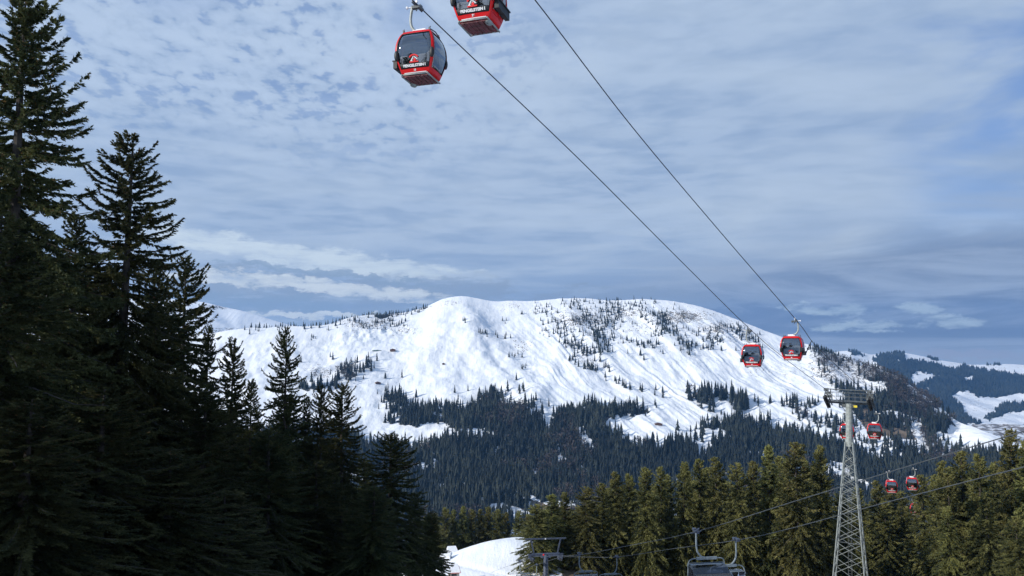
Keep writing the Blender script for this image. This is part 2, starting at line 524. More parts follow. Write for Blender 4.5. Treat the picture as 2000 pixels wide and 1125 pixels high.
def spur_pts():
    res = []
    for pts, amp, wid in SPURS:
        P = []
        for px, py in pts:
            u, w = uw(px, py)
            Ys = np.linspace(Y0, 2600, 400)
            z, _ = mountain_base(np.full(400, u), Ys)
            k = np.argmax(z / Ys >= w) or 399
            P.append((u * Ys[k], Ys[k]))
        res.append((P, amp, wid))
    return res
SP3 = spur_pts()
def mountain_z(u, Y):
    z, t_ = mountain_base(u, Y)
    X = u * Y
    env = sstep(0.0, .12, t_) * (1 - .75 * sstep(.88, 1.0, t_))
    px0 = 1000 + F * u
    steep = sstep(960, 1120, px0)
    s = X + .46 * Y
    q = Y * 1.0
    wob = (fbm(X / 260, Y / 260, 3) - .5) * 120
    lf = .12 + .88 * steep
    g = (ridged((s + wob) / 95, q / 520, 3) - .6) * 10.5 * lf
    g2 = (ridged((s + wob * .6) / 27 + 9, q / 260 + 3, 2) - .6) * 6.5 * lf + (ridged((s + wob * .5) / 12 + 4, q / 120 + 8, 2) - .6) * 2.2 * lf
    g3 = (fbm(X / 180 + 3, Y / 180 + 8, 4) - .5) * 34 * (1 - .5 * steep)
    g4 = (fbm(X / 34 + 3, Y / 34 + 8, 4) - .5) * 9.0 + (ridged(X / 150 + 1, Y / 150 + 2, 4) - .6) * 9
    add = g + g2 + g3 + g4
    rk = np.exp(-((px0 - 725) / 75.0) ** 2) * np.exp(-((t_ - .93) / .06) ** 2)
    add = add + rk * (fbm(X / 22, Y / 22, 4) - .5) * 26
    for P, amp, wid in SP3:
        best = np.full(X.shape, 1e9)
        for (x0, y0), (x1, y1) in zip(P[:-1], P[1:]):
            ddx, ddy = x1 - x0, y1 - y0
            k = np.clip(((X - x0) * ddx + (Y - y0) * ddy) / (ddx * ddx + ddy * ddy), 0, 1)
            best = np.minimum(best, np.hypot(X - x0 - k * ddx, (Y - y0 - k * ddy) * .6))
        add = add + amp * np.exp(-(best / wid) ** 2)
    return z + add * env

# forest map, as seen on the photograph; evaluated at the ground points themselves
FOREST = [  # polygon, trees per 1000 m2, share of bare broadleaf trees
    ([(380, 850), (640, 840), (700, 852), (740, 868), (800, 872), (860, 866), (905, 858), (960, 865), (985, 830), (1000, 800), (1075, 830), (1095, 845), (1150, 850), (1190, 862), (1240, 870), (1290, 878),
      (1320, 862), (1370, 838), (1440, 824), (1500, 822), (1560, 848), (1640, 868), (1700, 884), (1760, 892), (1830, 880), (1920, 888), (2000, 892), (2500, 940), (2500, 1100), (380, 1100)], 30, .05),
    ([(930, 800), (940, 770), (1000, 764), (1040, 776), (1055, 810), (1075, 850), (1100, 900), (900, 900), (905, 830)], 30, .05),
    ([(735, 806), (760, 798), (800, 806), (860, 808), (930, 812), (960, 840), (905, 838), (860, 826), (790, 828), (740, 818)], 22, .05),
    ([(745, 772), (775, 778), (800, 792), (870, 794), (930, 800), (950, 830), (900, 822), (850, 802), (790, 800), (760, 785)], 20, .08),
    ([(1085, 812), (1120, 806), (1170, 800), (1262, 796), (1270, 806), (1200, 812), (1170, 830), (1210, 855), (1180, 880), (1090, 880)], 27, .35),
    ([(1355, 775), (1385, 772), (1445, 782), (1465, 800), (1440, 806), (1400, 800), (1360, 792)], 17, .05),
    ([(1500, 790), (1540, 788), (1640, 794), (1610, 802), (1560, 800)], 9, .05),
    ([(1555, 806), (1600, 816), (1660, 836), (1650, 850), (1600, 838), (1565, 824)], 15, .15),
    ([(1580, 672), (1600, 676), (1640, 700), (1700, 718), (1745, 732), (1790, 762), (1840, 800), (1868, 828), (1830, 850), (1850, 880), (1780, 890), (1700, 870), (1640, 840), (1655, 800), (1640, 770), (1605, 730)], 14, .35),
    ([(1690, 735), (1745, 736), (1790, 765), (1840, 802), (1866, 828), (1835, 850), (1850, 885), (1780, 892), (1715, 868), (1700, 800)], 24, .25),
    ([(1650, 752), (1700, 760), (1720, 800), (1700, 860), (1650, 845), (1668, 800)], 15, .25),
    ([(640, 745), (660, 728), (700, 706), (730, 706), (700, 732), (660, 752), (600, 768), (590, 760)], 17, .05),
    ([(680, 616), (720, 612), (780, 610), (835, 597), (835, 603), (780, 617), (720, 619), (690, 624)], 22, 0),
    ([(1040, 600), (1100, 590), (1330, 596), (1480, 650), (1440, 690), (1300, 690), (1200, 680), (1150, 730), (1100, 720), (1090, 660)], 4.2, 0),
    ([(1098, 655), (1150, 650), (1185, 720), (1150, 735), (1118, 715), (1100, 690)], 6.5, 0),
    ([(1235, 668), (1330, 664), (1470, 662), (1485, 684), (1400, 690), (1300, 686)], 6.5, 0),
    ([(480, 641), (560, 637), (640, 632), (680, 617), (692, 622), (650, 638), (560, 641), (480, 645)], 9, 0),
    ([(690, 620), (760, 618), (800, 640), (740, 648), (700, 636)], 7.5, 0),
    ([(1060, 640), (1090, 622), (1105, 660), (1100, 672), (1070, 660)], 7, 0),
]
CLEAR = [
    [(1040, 792), (1062, 790), (1085, 830), (1080, 846), (1060, 830)],
    [(800, 838), (850, 832), (893, 838), (896, 852), (860, 858), (800, 856)],
    [(912, 838), (945, 834), (965, 846), (955, 862), (925, 860)],
    [(1183, 828), (1230, 815), (1300, 808), (1340, 815), (1310, 850), (1300, 872), (1262, 868), (1262, 845), (1215, 848)],
    [(985, 990), (1010, 996), (1045, 1016), (1030, 1026), (1005, 1020)],
    [(1020, 968), (1035, 968), (1075, 982), (1130, 984), (1145, 1000), (1120, 1014), (1060, 1010), (1030, 995)],
    [(1366, 846), (1394, 848), (1385, 895), (1368, 905)],
    [(1835, 862), (1850, 828), (1890, 831), (1990, 872), (1960, 890), (1900, 878)],
    [(1700, 846), (1722, 858), (1775, 888), (1768, 900), (1725, 880), (1700, 862)],
    [(1600, 784), (1640, 800), (1690, 806), (1700, 815), (1640, 812), (1590, 800)],
    [(1650, 742), (1700, 752), (1740, 775), (1720, 776), (1680, 762)],
    [(1126, 830), (1145, 836), (1165, 872), (1155, 884), (1135, 870)],
    [(960, 874), (1000, 878), (1015, 888), (975, 890)],
    [(1028, 918), (1040, 912), (1055, 926), (1050, 940), (1032, 938)],
    [(1083, 860), (1096, 872), (1110, 905), (1100, 912), (1088, 890)],
    [(830, 902), (868, 902), (868, 908), (830, 908)],
]
BROWN = [[(1034, 975), (1072, 986), (1128, 990), (1135, 1003), (1090, 1002), (1050, 1000)], [(1128, 868), (1150, 880), (1170, 930), (1155, 935), (1130, 900)], [(1880, 880), (2300, 900), (2300, 960), (1900, 910)],
         [(1650, 780), (1760, 820), (1790, 860), (1700, 850)]]
ROCK = [(720, 632, 70, 20, .55), (790, 645, 40, 16, .5), (625, 728, 35, 18, .6), (1310, 690, 130, 40, .2), (1400, 640, 60, 20, .6), (1130, 625, 70, 24, .6), (1330, 618, 80, 16, .7), (1230, 612, 60, 14, .6), (1000, 600, 60, 15, .35), (880, 592, 25, 8, .5), (1020, 675, 25, 18, .5),
        (1145, 700, 35, 25, .45), (1500, 725, 80, 20, .35), (1620, 720, 60, 40, .6), (1720, 780, 60, 50, .5), (1250, 640, 200, 30, .34), (1440, 655, 60, 25, .45)]
def warp(px, py, a=7.0):
    return px + (fbm(px / 26, py / 18, 3) - .5) * 2 * a, py + (fbm(px / 22 + 40, py / 16 + 7, 3) - .5) * 2 * a * .7
def forest_at(px, py, jit=0):
    wx, wy = warp(px, py, 11)
    if jit:
        jr = np.random.default_rng(5).normal(size=(2,) + px.shape); wx = wx + jr[0] * jit; wy = wy + jr[1] * jit * .8
    dens = np.zeros(px.shape); larch = np.zeros(px.shape)
    for poly, d, l in FOREST:
        ins = pip(wx, wy, poly)
        dens = np.where(ins & (d > dens), d, dens); larch = np.where(ins, l, larch)
    for poly in CLEAR:
        dens = np.where(pip(wx, wy, poly), 0, dens)
    return dens, larch

def grid_mesh(name, U, Yv, zfun, material, cover):
    UU, YY = np.meshgrid(U, Yv)                        # rows: Y
    Z = zfun(UU, YY)
    X = UU * YY
    V = np.stack([X, YY, Z], -1).reshape(-1, 3)
    nr, nc = UU.shape
    i = (np.arange(nr - 1)[:, None] * nc + np.arange(nc - 1)[None, :]).ravel()
    T = np.stack([i, i + 1, i + nc + 1, i + nc], -1)
    me = np_mesh(name, V, T, material, smooth=True, quads=True)
    px, py = to_px(X, YY, Z)
    rgb = cover(px, py, X, YY)
    a = me.color_attributes.new('cover', 'FLOAT_COLOR', 'POINT')
    buf = np.ones((nr * nc, 4), np.float32)
    for k in range(3): buf[:, k] = rgb[k].ravel()
    a.data.foreach_set('color', buf.ravel())
    o = mobj(name, me)
    o["kind"] = "structure"
    return o, (U, Yv, Z)
def clumps(X, Y):
    return fbm(X / 55, Y / 55, 3) * .6 + fbm(X / 150 + 7, Y / 150 + 7, 3) * .4
def main_cover(px, py, X, Y):
    d, l = forest_at(px, py)
    d = d * np.clip(.25 + (clumps(X, Y) - .37) * 7, 0, 1.1)
    rock = np.zeros(px.shape)
    for (a, b, rx, ry, s) in ROCK:
        rock = np.maximum(rock, s * np.exp(-((px - a) / rx) ** 2 - ((py - b) / ry) ** 2))
    wx, wy = warp(px, py, 4)
    brown = np.zeros(px.shape)
    for p in BROWN: brown = np.where(pip(wx, wy, p), 1, brown)
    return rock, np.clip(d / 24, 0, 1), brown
U = np.concatenate([np.linspace(-1.25, -.5, 60)[:-1], np.linspace(-.5, .74, 1150), np.linspace(.74, 1.5, 60)[1:]])
Yv = np.concatenate([np.linspace(1236, 2720, 400), np.linspace(2740, 4600, 30)])
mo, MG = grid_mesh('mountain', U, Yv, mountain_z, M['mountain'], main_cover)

class Hit:
    """pixel -> ground point on a polar height grid (first surface met)"""
    def __init__(self, G):
        self.U, self.Y, self.Z = G
        self.Wm = self.Z / self.Y[:, None]
        self.run = np.maximum.accumulate(self.Wm, 0)
    def __call__(self, px, py):
        u, w = uw(px, py)
        j = int(np.clip(np.searchsorted(self.U, u), 1, len(self.U) - 1))
        c = self.run[:, j]
        k = int(np.searchsorted(c, w))
        if k >= len(self.Y): return None
        return Vector((u * self.Y[k], self.Y[k], self.Z[k, j]))
    def z(self, X, Y):
        u = X / Y
        j = np.clip(np.searchsorted(self.U, u), 1, len(self.U) - 1); k = np.clip(np.searchsorted(self.Y, Y), 1, len(self.Y) - 1)
        fu = (u - self.U[j - 1]) / (self.U[j] - self.U[j - 1]); fy = (Y - self.Y[k - 1]) / (self.Y[k] - self.Y[k - 1])
        Z = self.Z
        return (Z[k - 1, j - 1] * (1 - fu) + Z[k - 1, j] * fu) * (1 - fy) + (Z[k, j - 1] * (1 - fu) + Z[k, j] * fu) * fy
HM = Hit(MG)

# ------------------------------------------------------------------ far hills on the right, snowy peak far left
fr_px = [(1000, 740), (1400, 715), (1560, 700), (1640, 686), (1665, 684), (1700, 693), (1725, 692), (1749, 688), (1767, 688), (1800, 694), (1830, 701), (1860, 706), (1890, 711), (1930, 711), (1965, 711), (2000, 713), (2100, 700), (2300, 690), (2700, 720)]
fu_, fw_ = uw([p[0] for p in fr_px], [p[1] for p in fr_px])
def far_z(u, Y):
    wr = np.interp(u, fu_, fw_)
    t_ = np.clip((Y - 4200) / 2600, 0, 1.0)
    w = -.150 + (wr + .150) * t_
    z = w * np.minimum(Y, 6800) - np.maximum(Y - 6800, 0) * .35
    X = u * Y
    a = (fbm(X / 900 + 4, Y / 900, 4) - .5) * 230 + (fbm(X / 260 + 4, Y / 260, 4) - .5) * 70
    return z + a * sstep(0, .2, t_) * (1 - .9 * sstep(.85, 1, t_))
FARWOOD = [
    [(1655, 682), (1675, 684), (1690, 695), (1665, 692)], [(1705, 699), (1740, 690), (1749, 684), (1768, 690), (1770, 699), (1740, 702)],
    [(1700, 702), (1783, 703), (1820, 709), (1873, 720), (1888, 711), (1907, 717), (1960, 728), (2030, 735), (2300, 740), (2300, 780), (2000, 768), (1985, 772), (1953, 775), (1913, 775), (1888, 760), (1863, 775),
     (1882, 806), (1916, 828), (1870, 828), (1814, 790), (1752, 750), (1690, 730)],
    [(1919, 818), (1957, 792), (2000, 789), (2200, 780), (2200, 800), (2000, 799), (1963, 808), (1930, 822)], [(1808, 694), (1840, 697), (1850, 706), (1820, 702)], [(1925, 706), (1965, 707), (1950, 714), (1930, 713)]]
FARCLEAR = [[(1775, 735), (1795, 727), (1836, 731), (1808, 742), (1783, 752)], [(1800, 756), (1818, 755), (1815, 760), (1802, 760)], [(1885, 738), (1910, 730), (1905, 740), (1890, 746)], [(1690, 705), (1722, 716), (1738, 726), (1700, 722)]]
def far_wood(px, py):
    wx, wy = warp(px, py, 9)
    wx = wx + (fbm(px / 5, py / 3.5, 3) - .5) * 14; wy = wy + (fbm(px / 5 + 9, py / 3.5, 3) - .5) * 9
    f = np.zeros(px.shape, bool)
    for p in FARWOOD: f |= pip(wx, wy, p)
    for p in FARCLEAR: f &= ~pip(wx, wy, p)
    return f
def far_cover(px, py, X, Y):
    f = far_wood(px, py)
    r = .25 + 0 * px
    return r, f * 1.0, ((py > 828) & (px > 1895)) * .42
Uf = np.linspace(.34, 1.35, 420); Yf = np.concatenate([np.linspace(4200, 6900, 200), np.linspace(6950, 8600, 20)])
fo, FG = grid_mesh('hills', Uf, Yf, far_z, M['farhill'], far_cover)
HF = Hit(FG)
lp_px = [(-500, 600), (0, 575), (300, 580), (395, 589), (430, 597), (470, 605), (500, 614), (530, 624), (560, 633), (610, 641), (700, 648), (900, 660), (1100, 668)]
lu_, lw_ = uw([p[0] for p in lp_px], [p[1] for p in lp_px])
def peak_z(u, Y):
    wr = np.interp(u, lu_, lw_)
    t_ = np.clip((Y - 4600) / 1600, 0, 1)
    w = -.06 + (wr + .06) * t_
    z = w * np.minimum(Y, 6200) - np.maximum(Y - 6200, 0) * .4
    X = u * Y
    s = X + .5 * Y
    return z + ((ridged(s / 420, Y / 1500, 3) - .6) * 60 + (fbm(X / 300, Y / 300, 3) - .5) * 50) * sstep(0, .2, t_) * (1 - .9 * sstep(.85, 1, t_))
po, PG = grid_mesh('snowy_hill', np.linspace(-1.3, .08, 330), np.concatenate([np.linspace(4600, 6250, 120), np.linspace(6300, 7400, 12)]), peak_z, M['farhill'],
                   lambda px, py, X, Y: (np.exp(-((px - 425) / 30) ** 2 - ((py - 600) / 6) ** 2) * .7 + .5 * (py > 640), 0 * px, 0 * px))

# near ground: one sheet from behind the viewpoint to the foot of the mountain
gx = np.concatenate([-np.geomspace(2200, 60, 60)[:-1], np.linspace(-60, 60, 340), np.geomspace(60, 2200, 60)[1:]])
gy = np.concatenate([np.linspace(-400, -30, 20)[:-1], np.linspace(-30, 300, 460), np.linspace(304, 1330, 120)])
GX, GY = np.meshgrid(gx, gy)
GZ = near_z(GX, GY)
nr, nc = GX.shape
i = (np.arange(nr - 1)[:, None] * nc + np.arange(nc - 1)[None, :]).ravel()
me = np_mesh('ground', np.stack([GX, GY, GZ], -1).reshape(-1, 3), np.stack([i, i + 1, i + nc + 1, i + nc], -1), M['near'], smooth=True, quads=True)
a = me.color_attributes.new('cover', 'FLOAT_COLOR', 'POINT')
buf = np.ones((nr * nc, 4), np.float32)
gpx, gpy = to_px(GX, np.maximum(GY, 1), GZ)
buf[:, 0] = 0
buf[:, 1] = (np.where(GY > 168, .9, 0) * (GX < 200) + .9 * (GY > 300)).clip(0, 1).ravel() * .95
buf[:, 2] = (.95 * ((GX > 8) & (GY > 60) & (GY < 200))).ravel()
a.data.foreach_set('color', buf.ravel())
go = mobj('ground', me); go["kind"] = "structure"
def gz(x, y): return float(near_z(np.array([float(x)]), np.array([float(y)]))[0])

# ------------------------------------------------------------------ far conifers (forest masses are stuff)
def cone_tpl(seed, tiers=4, n=7, r=.19):
    g = np.random.default_rng(seed); V = []; T = []
    for k in range(tiers):
        z0 = .05 + .80 * k / tiers; z1 = min(1.0, z0 + 1.45 / tiers * (1 - .2 * k / tiers))
        if k == tiers - 1: z1 = 1.0
        rr = r * (1 - .82 * k / tiers)
        b = len(V); V.append((0, 0, z1))
        a0 = g.random() * 6.28
        for j in range(n):
            a = a0 + 6.2832 * j / n; q = rr * (1.0 if j % 2 else .68) * g.uniform(.8, 1.2)
            V.append((q * math.cos(a), q * math.sin(a), z0 - g.uniform(0, .05) * (j % 2)))
        for j in range(n): T.append((b, b + 1 + j, b + 1 + (j + 1) % n))
    return np.array(V), np.array(T)
def bush_tpl(seed, nt=34):
    g = np.random.default_rng(seed); V = []; T = []
    for k in range(nt):
        a = g.random() * 6.28; h = g.random() ** .8; rr = .22 * math.sqrt(max(0, 1 - (h * 1.1 - .45) ** 2 * 2)) * g.uniform(.3, 1)
        c = np.array([rr * math.cos(a), rr * math.sin(a), .22 + .7 * h]); d = np.array([math.cos(a) * .5, math.sin(a) * .5, .9]) * g.uniform(.08, .2)
        p = g.normal(size=3); p /= np.linalg.norm(p); p *= .035
        b = len(V); V += [c - p, c + p, c + d]; T.append((b, b + 1, b + 2))
    b = len(V); V += [(-.015, 0, 0), (.015, 0, 0), (0, 0, .8)]; T.append((b, b + 1, b + 2))
    return np.array(V), np.array(T)
def scatter(name, pts, hs, tpls, material, label, cat, wid=(.8, 1.25)):
    pts = np.asarray(pts); n = len(pts)
    stand = np.clip((fbm(pts[:, 0] / 90 + 11, pts[:, 1] / 90 + 5, 3) - .33) * 2.6, 0, 1)  # tone drifts from stand to stand, also imitating sunlit and shaded bands
    if n == 0: return
    ti = rng.integers(0, len(tpls), n); VV = []; TT = []; CC = []; base = 0
    rot = rng.random(n) * 6.2832; wd = rng.uniform(*wid, n); tn = rng.random(n) * .5 + stand * .5  # stand tone also imitates sunlit and shaded bands
    for k, (V, T) in enumerate(tpls):
        s = np.where(ti == k)[0]
        if len(s) == 0: continue
        c, sn = np.cos(rot[s])[:, None], np.sin(rot[s])[:, None]
        x = V[None, :, 0] * wd[s][:, None] * hs[s][:, None]; y = V[None, :, 1] * wd[s][:, None] * hs[s][:, None]
        P = np.stack([x * c - y * sn, x * sn + y * c, V[None, :, 2] * hs[s][:, None] + 0 * x], -1) + pts[s][:, None, :]
        VV.append(P.reshape(-1, 3))
        TT.append((T[None] + (np.arange(len(s)) * len(V))[:, None, None] + base).reshape(-1, 3))
        CC.append(np.repeat(tn[s], len(T)) * .8 + .2 * rng.random(len(s) * len(T)))
        base += len(s) * len(V)
    me = np_mesh(name, np.concatenate(VV), np.concatenate(TT), material, tint=np.concatenate(CC) * .92)
    o = mobj(name, me)
    return tag(o, label, cat, None, 'stuff')

N = 95000
uu = rng.uniform(-.52, .80, N); YY = np.sqrt(rng.uniform(1250 ** 2, 2620 ** 2, N))
ZZ = HM.z(uu * YY, YY)
cpx, cpy = to_px(uu * YY, YY, ZZ)
dens, lar = forest_at(cpx, cpy, 6)
area = (1.32 * (2620 ** 2 - 1250 ** 2) / 2) / N         # m2 per candidate
clump = clumps(uu * YY, YY)
p = dens / 1000 * area * np.where(dens < 8, np.clip((clump - .48) * 16, 0, 3), np.clip(.45 + (clump - .40) * 5.5, .06, 1.35))
p = np.where(dens > 25, p * 1.35, p)
keep = rng.random(N) < p
X_, Y_, Z_, L_ = (uu * YY)[keep], YY[keep], ZZ[keep], lar[keep]
lc = fbm(X_ / 120 + 30, Y_ / 120 + 3, 3)
isl = rng.random(len(X_)) < np.clip(L_ * 1.1 + (lc - .62) * 3.2 * (L_ > .02), 0, .95)
hh = (12 + 21 * rng.random(len(X_)) ** .9) * np.interp(Y_, [1950, 2200, 2450], [1.05, .8, .55])
kx, ky = cpx[keep], cpy[keep]
hh = hh * np.where((kx > 1340) & (kx < 1480) & (ky > 764) & (ky < 806), 1.6, 1)
P3 = np.stack([X_, Y_, Z_ - 1.0], -1)
CT = [cone_tpl(s) for s in range(5)]
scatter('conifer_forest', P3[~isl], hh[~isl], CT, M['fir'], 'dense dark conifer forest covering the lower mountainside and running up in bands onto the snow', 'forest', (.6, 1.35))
scatter('bare_woodland', P3[isl], hh[isl] * .8, [bush_tpl(s) for s in range(5)], M['larch'], 'brownish leafless trees scattered through the conifers on the mountainside', 'woodland', (1.2, 1.9))
# far wood on the hills
N = 60000
uu = rng.uniform(.42, .95, N); YY = np.sqrt(rng.uniform(4400 ** 2, 6820 ** 2, N)); ZZ = HF.z(uu * YY, YY)
cpx, cpy = to_px(uu * YY, YY, ZZ)
keep = far_wood(cpx, cpy) & (rng.random(N) < .9)
X_, Y_, Z_ = (uu * YY)[keep], YY[keep], ZZ[keep]
scatter('hill_forest', np.stack([X_, Y_, Z_ - 2], -1), rng.uniform(18, 34, len(X_)), [cone_tpl(s, 2, 5, .26) for s in range(3)], M['fir'], 'hazy blue forest on the far hills beyond the mountain flank', 'forest', (1.0, 1.5))

# ------------------------------------------------------------------ single spruces standing on the snow
lone_me = []
for s in range(8):
    V, T = cone_tpl(100 + s, 7, 9, .17)
    V = V * np.array([1, 1, 1]); me = np_mesh('mountain_spruce', V, T, M['fir'], tint=np.random.default_rng(s).random(len(T)) * .8)
    lone_me.append(me)
LONE = [  # cluster centre, spread, count, height m, label
    ([(905, 626, 10, 6, 4), (945, 652, 14, 8, 9), (985, 658, 14, 8, 8), (1000, 695, 16, 10, 8), (1022, 720, 14, 8, 5), (980, 630, 16, 4, 3)], 'small dark spruce in a loose clump on the snowy spur below the first summit', 13),
    ([(1085, 630, 22, 12, 22), (1045, 612, 40, 10, 10), (1120, 602, 30, 10, 10), (1145, 615, 12, 8, 8)], 'tiny dark spruce high on the snow face under the middle of the ridge', 13),
    ([(1115, 672, 18, 14, 14), (1140, 680, 18, 18, 14), (1165, 662, 20, 12, 10), (1120, 705, 18, 10, 9)], 'dark spruce in the scattered grove halfway down the snow face', 17),
    ([(1205, 605, 14, 9, 10), (1260, 618, 14, 16, 12), (1295, 620, 14, 16, 12), (1330, 625, 18, 12, 10), (1350, 650, 22, 16, 12), (1395, 650, 22, 16, 12), (1235, 670, 20, 10, 8), (1330, 672, 22, 10, 9), (1400, 670, 22, 8, 8)], 'small dark spruce among the gullies of the steep right snow face', 12),
    ([(1180, 720, 10, 6, 4), (1200, 745, 14, 6, 8), (1222, 758, 10, 8, 6), (1252, 765, 6, 5, 4), (1290, 770, 14, 8, 6), (1257, 702, 8, 8, 4), (1282, 798, 3, 2, 1), (1163, 725, 3, 3, 1)], 'dark spruce standing on the lower snow face with its long shadow', 17),
    ([(752, 741, 3, 2, 2), (785, 738, 2, 2, 1), (812, 776, 5, 2, 2), (888, 768, 2, 2, 1), (914, 764, 2, 2, 1), (921, 784, 2, 2, 1), (935, 772, 2, 2, 1), (1008, 744, 3, 2, 2), (1072, 794, 1, 1, 1), (645, 698, 1, 1, 1), (650, 703, 1, 1, 1), (588, 708, 1, 1, 1)], 'single dark spruce alone on the open snow pasture', 18),
    ([(607, 660, 14, 4, 6), (540, 641, 60, 1, 10), (700, 633, 20, 6, 8), (735, 640, 30, 6, 8)], 'tiny dark spruce along the rounded left shoulder of the mountain', 10),
    ([(1507, 788, 8, 3, 3), (1550, 784, 14, 4, 6), (1592, 790, 14, 3, 5), (1548, 810, 2, 2, 1), (1480, 790, 10, 5, 3)], 'dark spruce at the foot of the snowfield beneath the red cabins', 18),
]
nl = 0
for cl, lab, hgt in LONE:
    for (px, py, rx, ry, n) in cl:
        for k in range(max(1, int(round(n * .92)))):
            a = random.gauss(0, .55) * rx if n > 1 else 0; b = random.gauss(0, .55) * ry if n > 1 else 0
            h = HM(px + a + b * .5 * (n > 3), py + b)
            if h is None: continue
            o = mobj('mountain_spruce', lone_me[nl % 8])
            s = hgt * 1.25 * random.uniform(.7, 1.2)
            o.location = (h.x, h.y, h.z - .4); o.scale = (s * random.uniform(.85, 1.25),) * 2 + (s,)
            o.rotation_euler = (0, 0, random.random() * 6.28)
            tag(o, lab, 'tree', lab.replace('small ', '').replace('tiny ', ''))
            nl += 1

# alpine huts on the mountain
def hut(px, py, w, d, h, wall, roofm, label, rot=0.1):
    p = HM(px, py)
    e = empty('alpine_hut', (p.x, p.y, p.z - .5), label, 'hut', 'alpine huts on the snow', rot)
    b = MB(); b.prism([(-w / 2, 0), (w / 2, 0), (w / 2, h), (0, h + d * .28), (-w / 2, h)], -d / 2, d / 2)
    b.build('wall', wall, e)
    r_ = MB()
    for s in (-1, 1):
        r_.add([(0, -d / 2 - .6, h + d * .28 + .1), (0, d / 2 + .6, h + d * .28 + .1), (s * (w / 2 + .8), d / 2 + .6, h - .25), (s * (w / 2 + .8), -d / 2 - .6, h - .25),
                (0, -d / 2 - .6, h + d * .28 + .5), (0, d / 2 + .6, h + d * .28 + .5), (s * (w / 2 + .8), d / 2 + .6, h + .15), (s * (w / 2 + .8), -d / 2 - .6, h + .15)],
               [(0, 1, 2, 3), (7, 6, 5, 4), (0, 3, 7, 4), (1, 5, 6, 2), (3, 2, 6, 7)])
    r_.build('roof', roofm, e)
    for k in (-1, 0, 1):
        f = MB(); f.box((k * w * .3, -d / 2 - .05, h * .55), (w * .1, .12, h * .3)); f.build('window', M['black'], e)
    dd = MB(); dd.box((w * .15, -d / 2 - .06, h * .25), (w * .09, .12, h * .5)); dd.build('door', M['hutwood'], e)
hut(767, 686, 16, 10, 5, M['hutwood'], M['hutwood'], 'brown wooden alpine hut on the shoulder below the cirque')
hut(736, 686, 26, 6, 2.6, M['teal'], M['teal'], 'long low grey-green shed beside the brown hut on the snow')
hut(738, 750, 14, 8, 4, M['hutwood'], M['hutwood'], 'small brown farm hut on the open snow below the shed', .5)
hut(866, 712, 7, 6, 3, M['hutwood'], M['hutwood'], 'tiny dark shack alone in the middle of the snow bowl')
hut(1286, 830, 18, 8, 3.5, M['hutwood'], M['hutwood'], 'dark wooden barn on the snow clearing above the forest')
hut(846, 892, 14, 9, 5, M['hutstone'], M['white'], 'pale farmhouse in a gap of the dark forest')

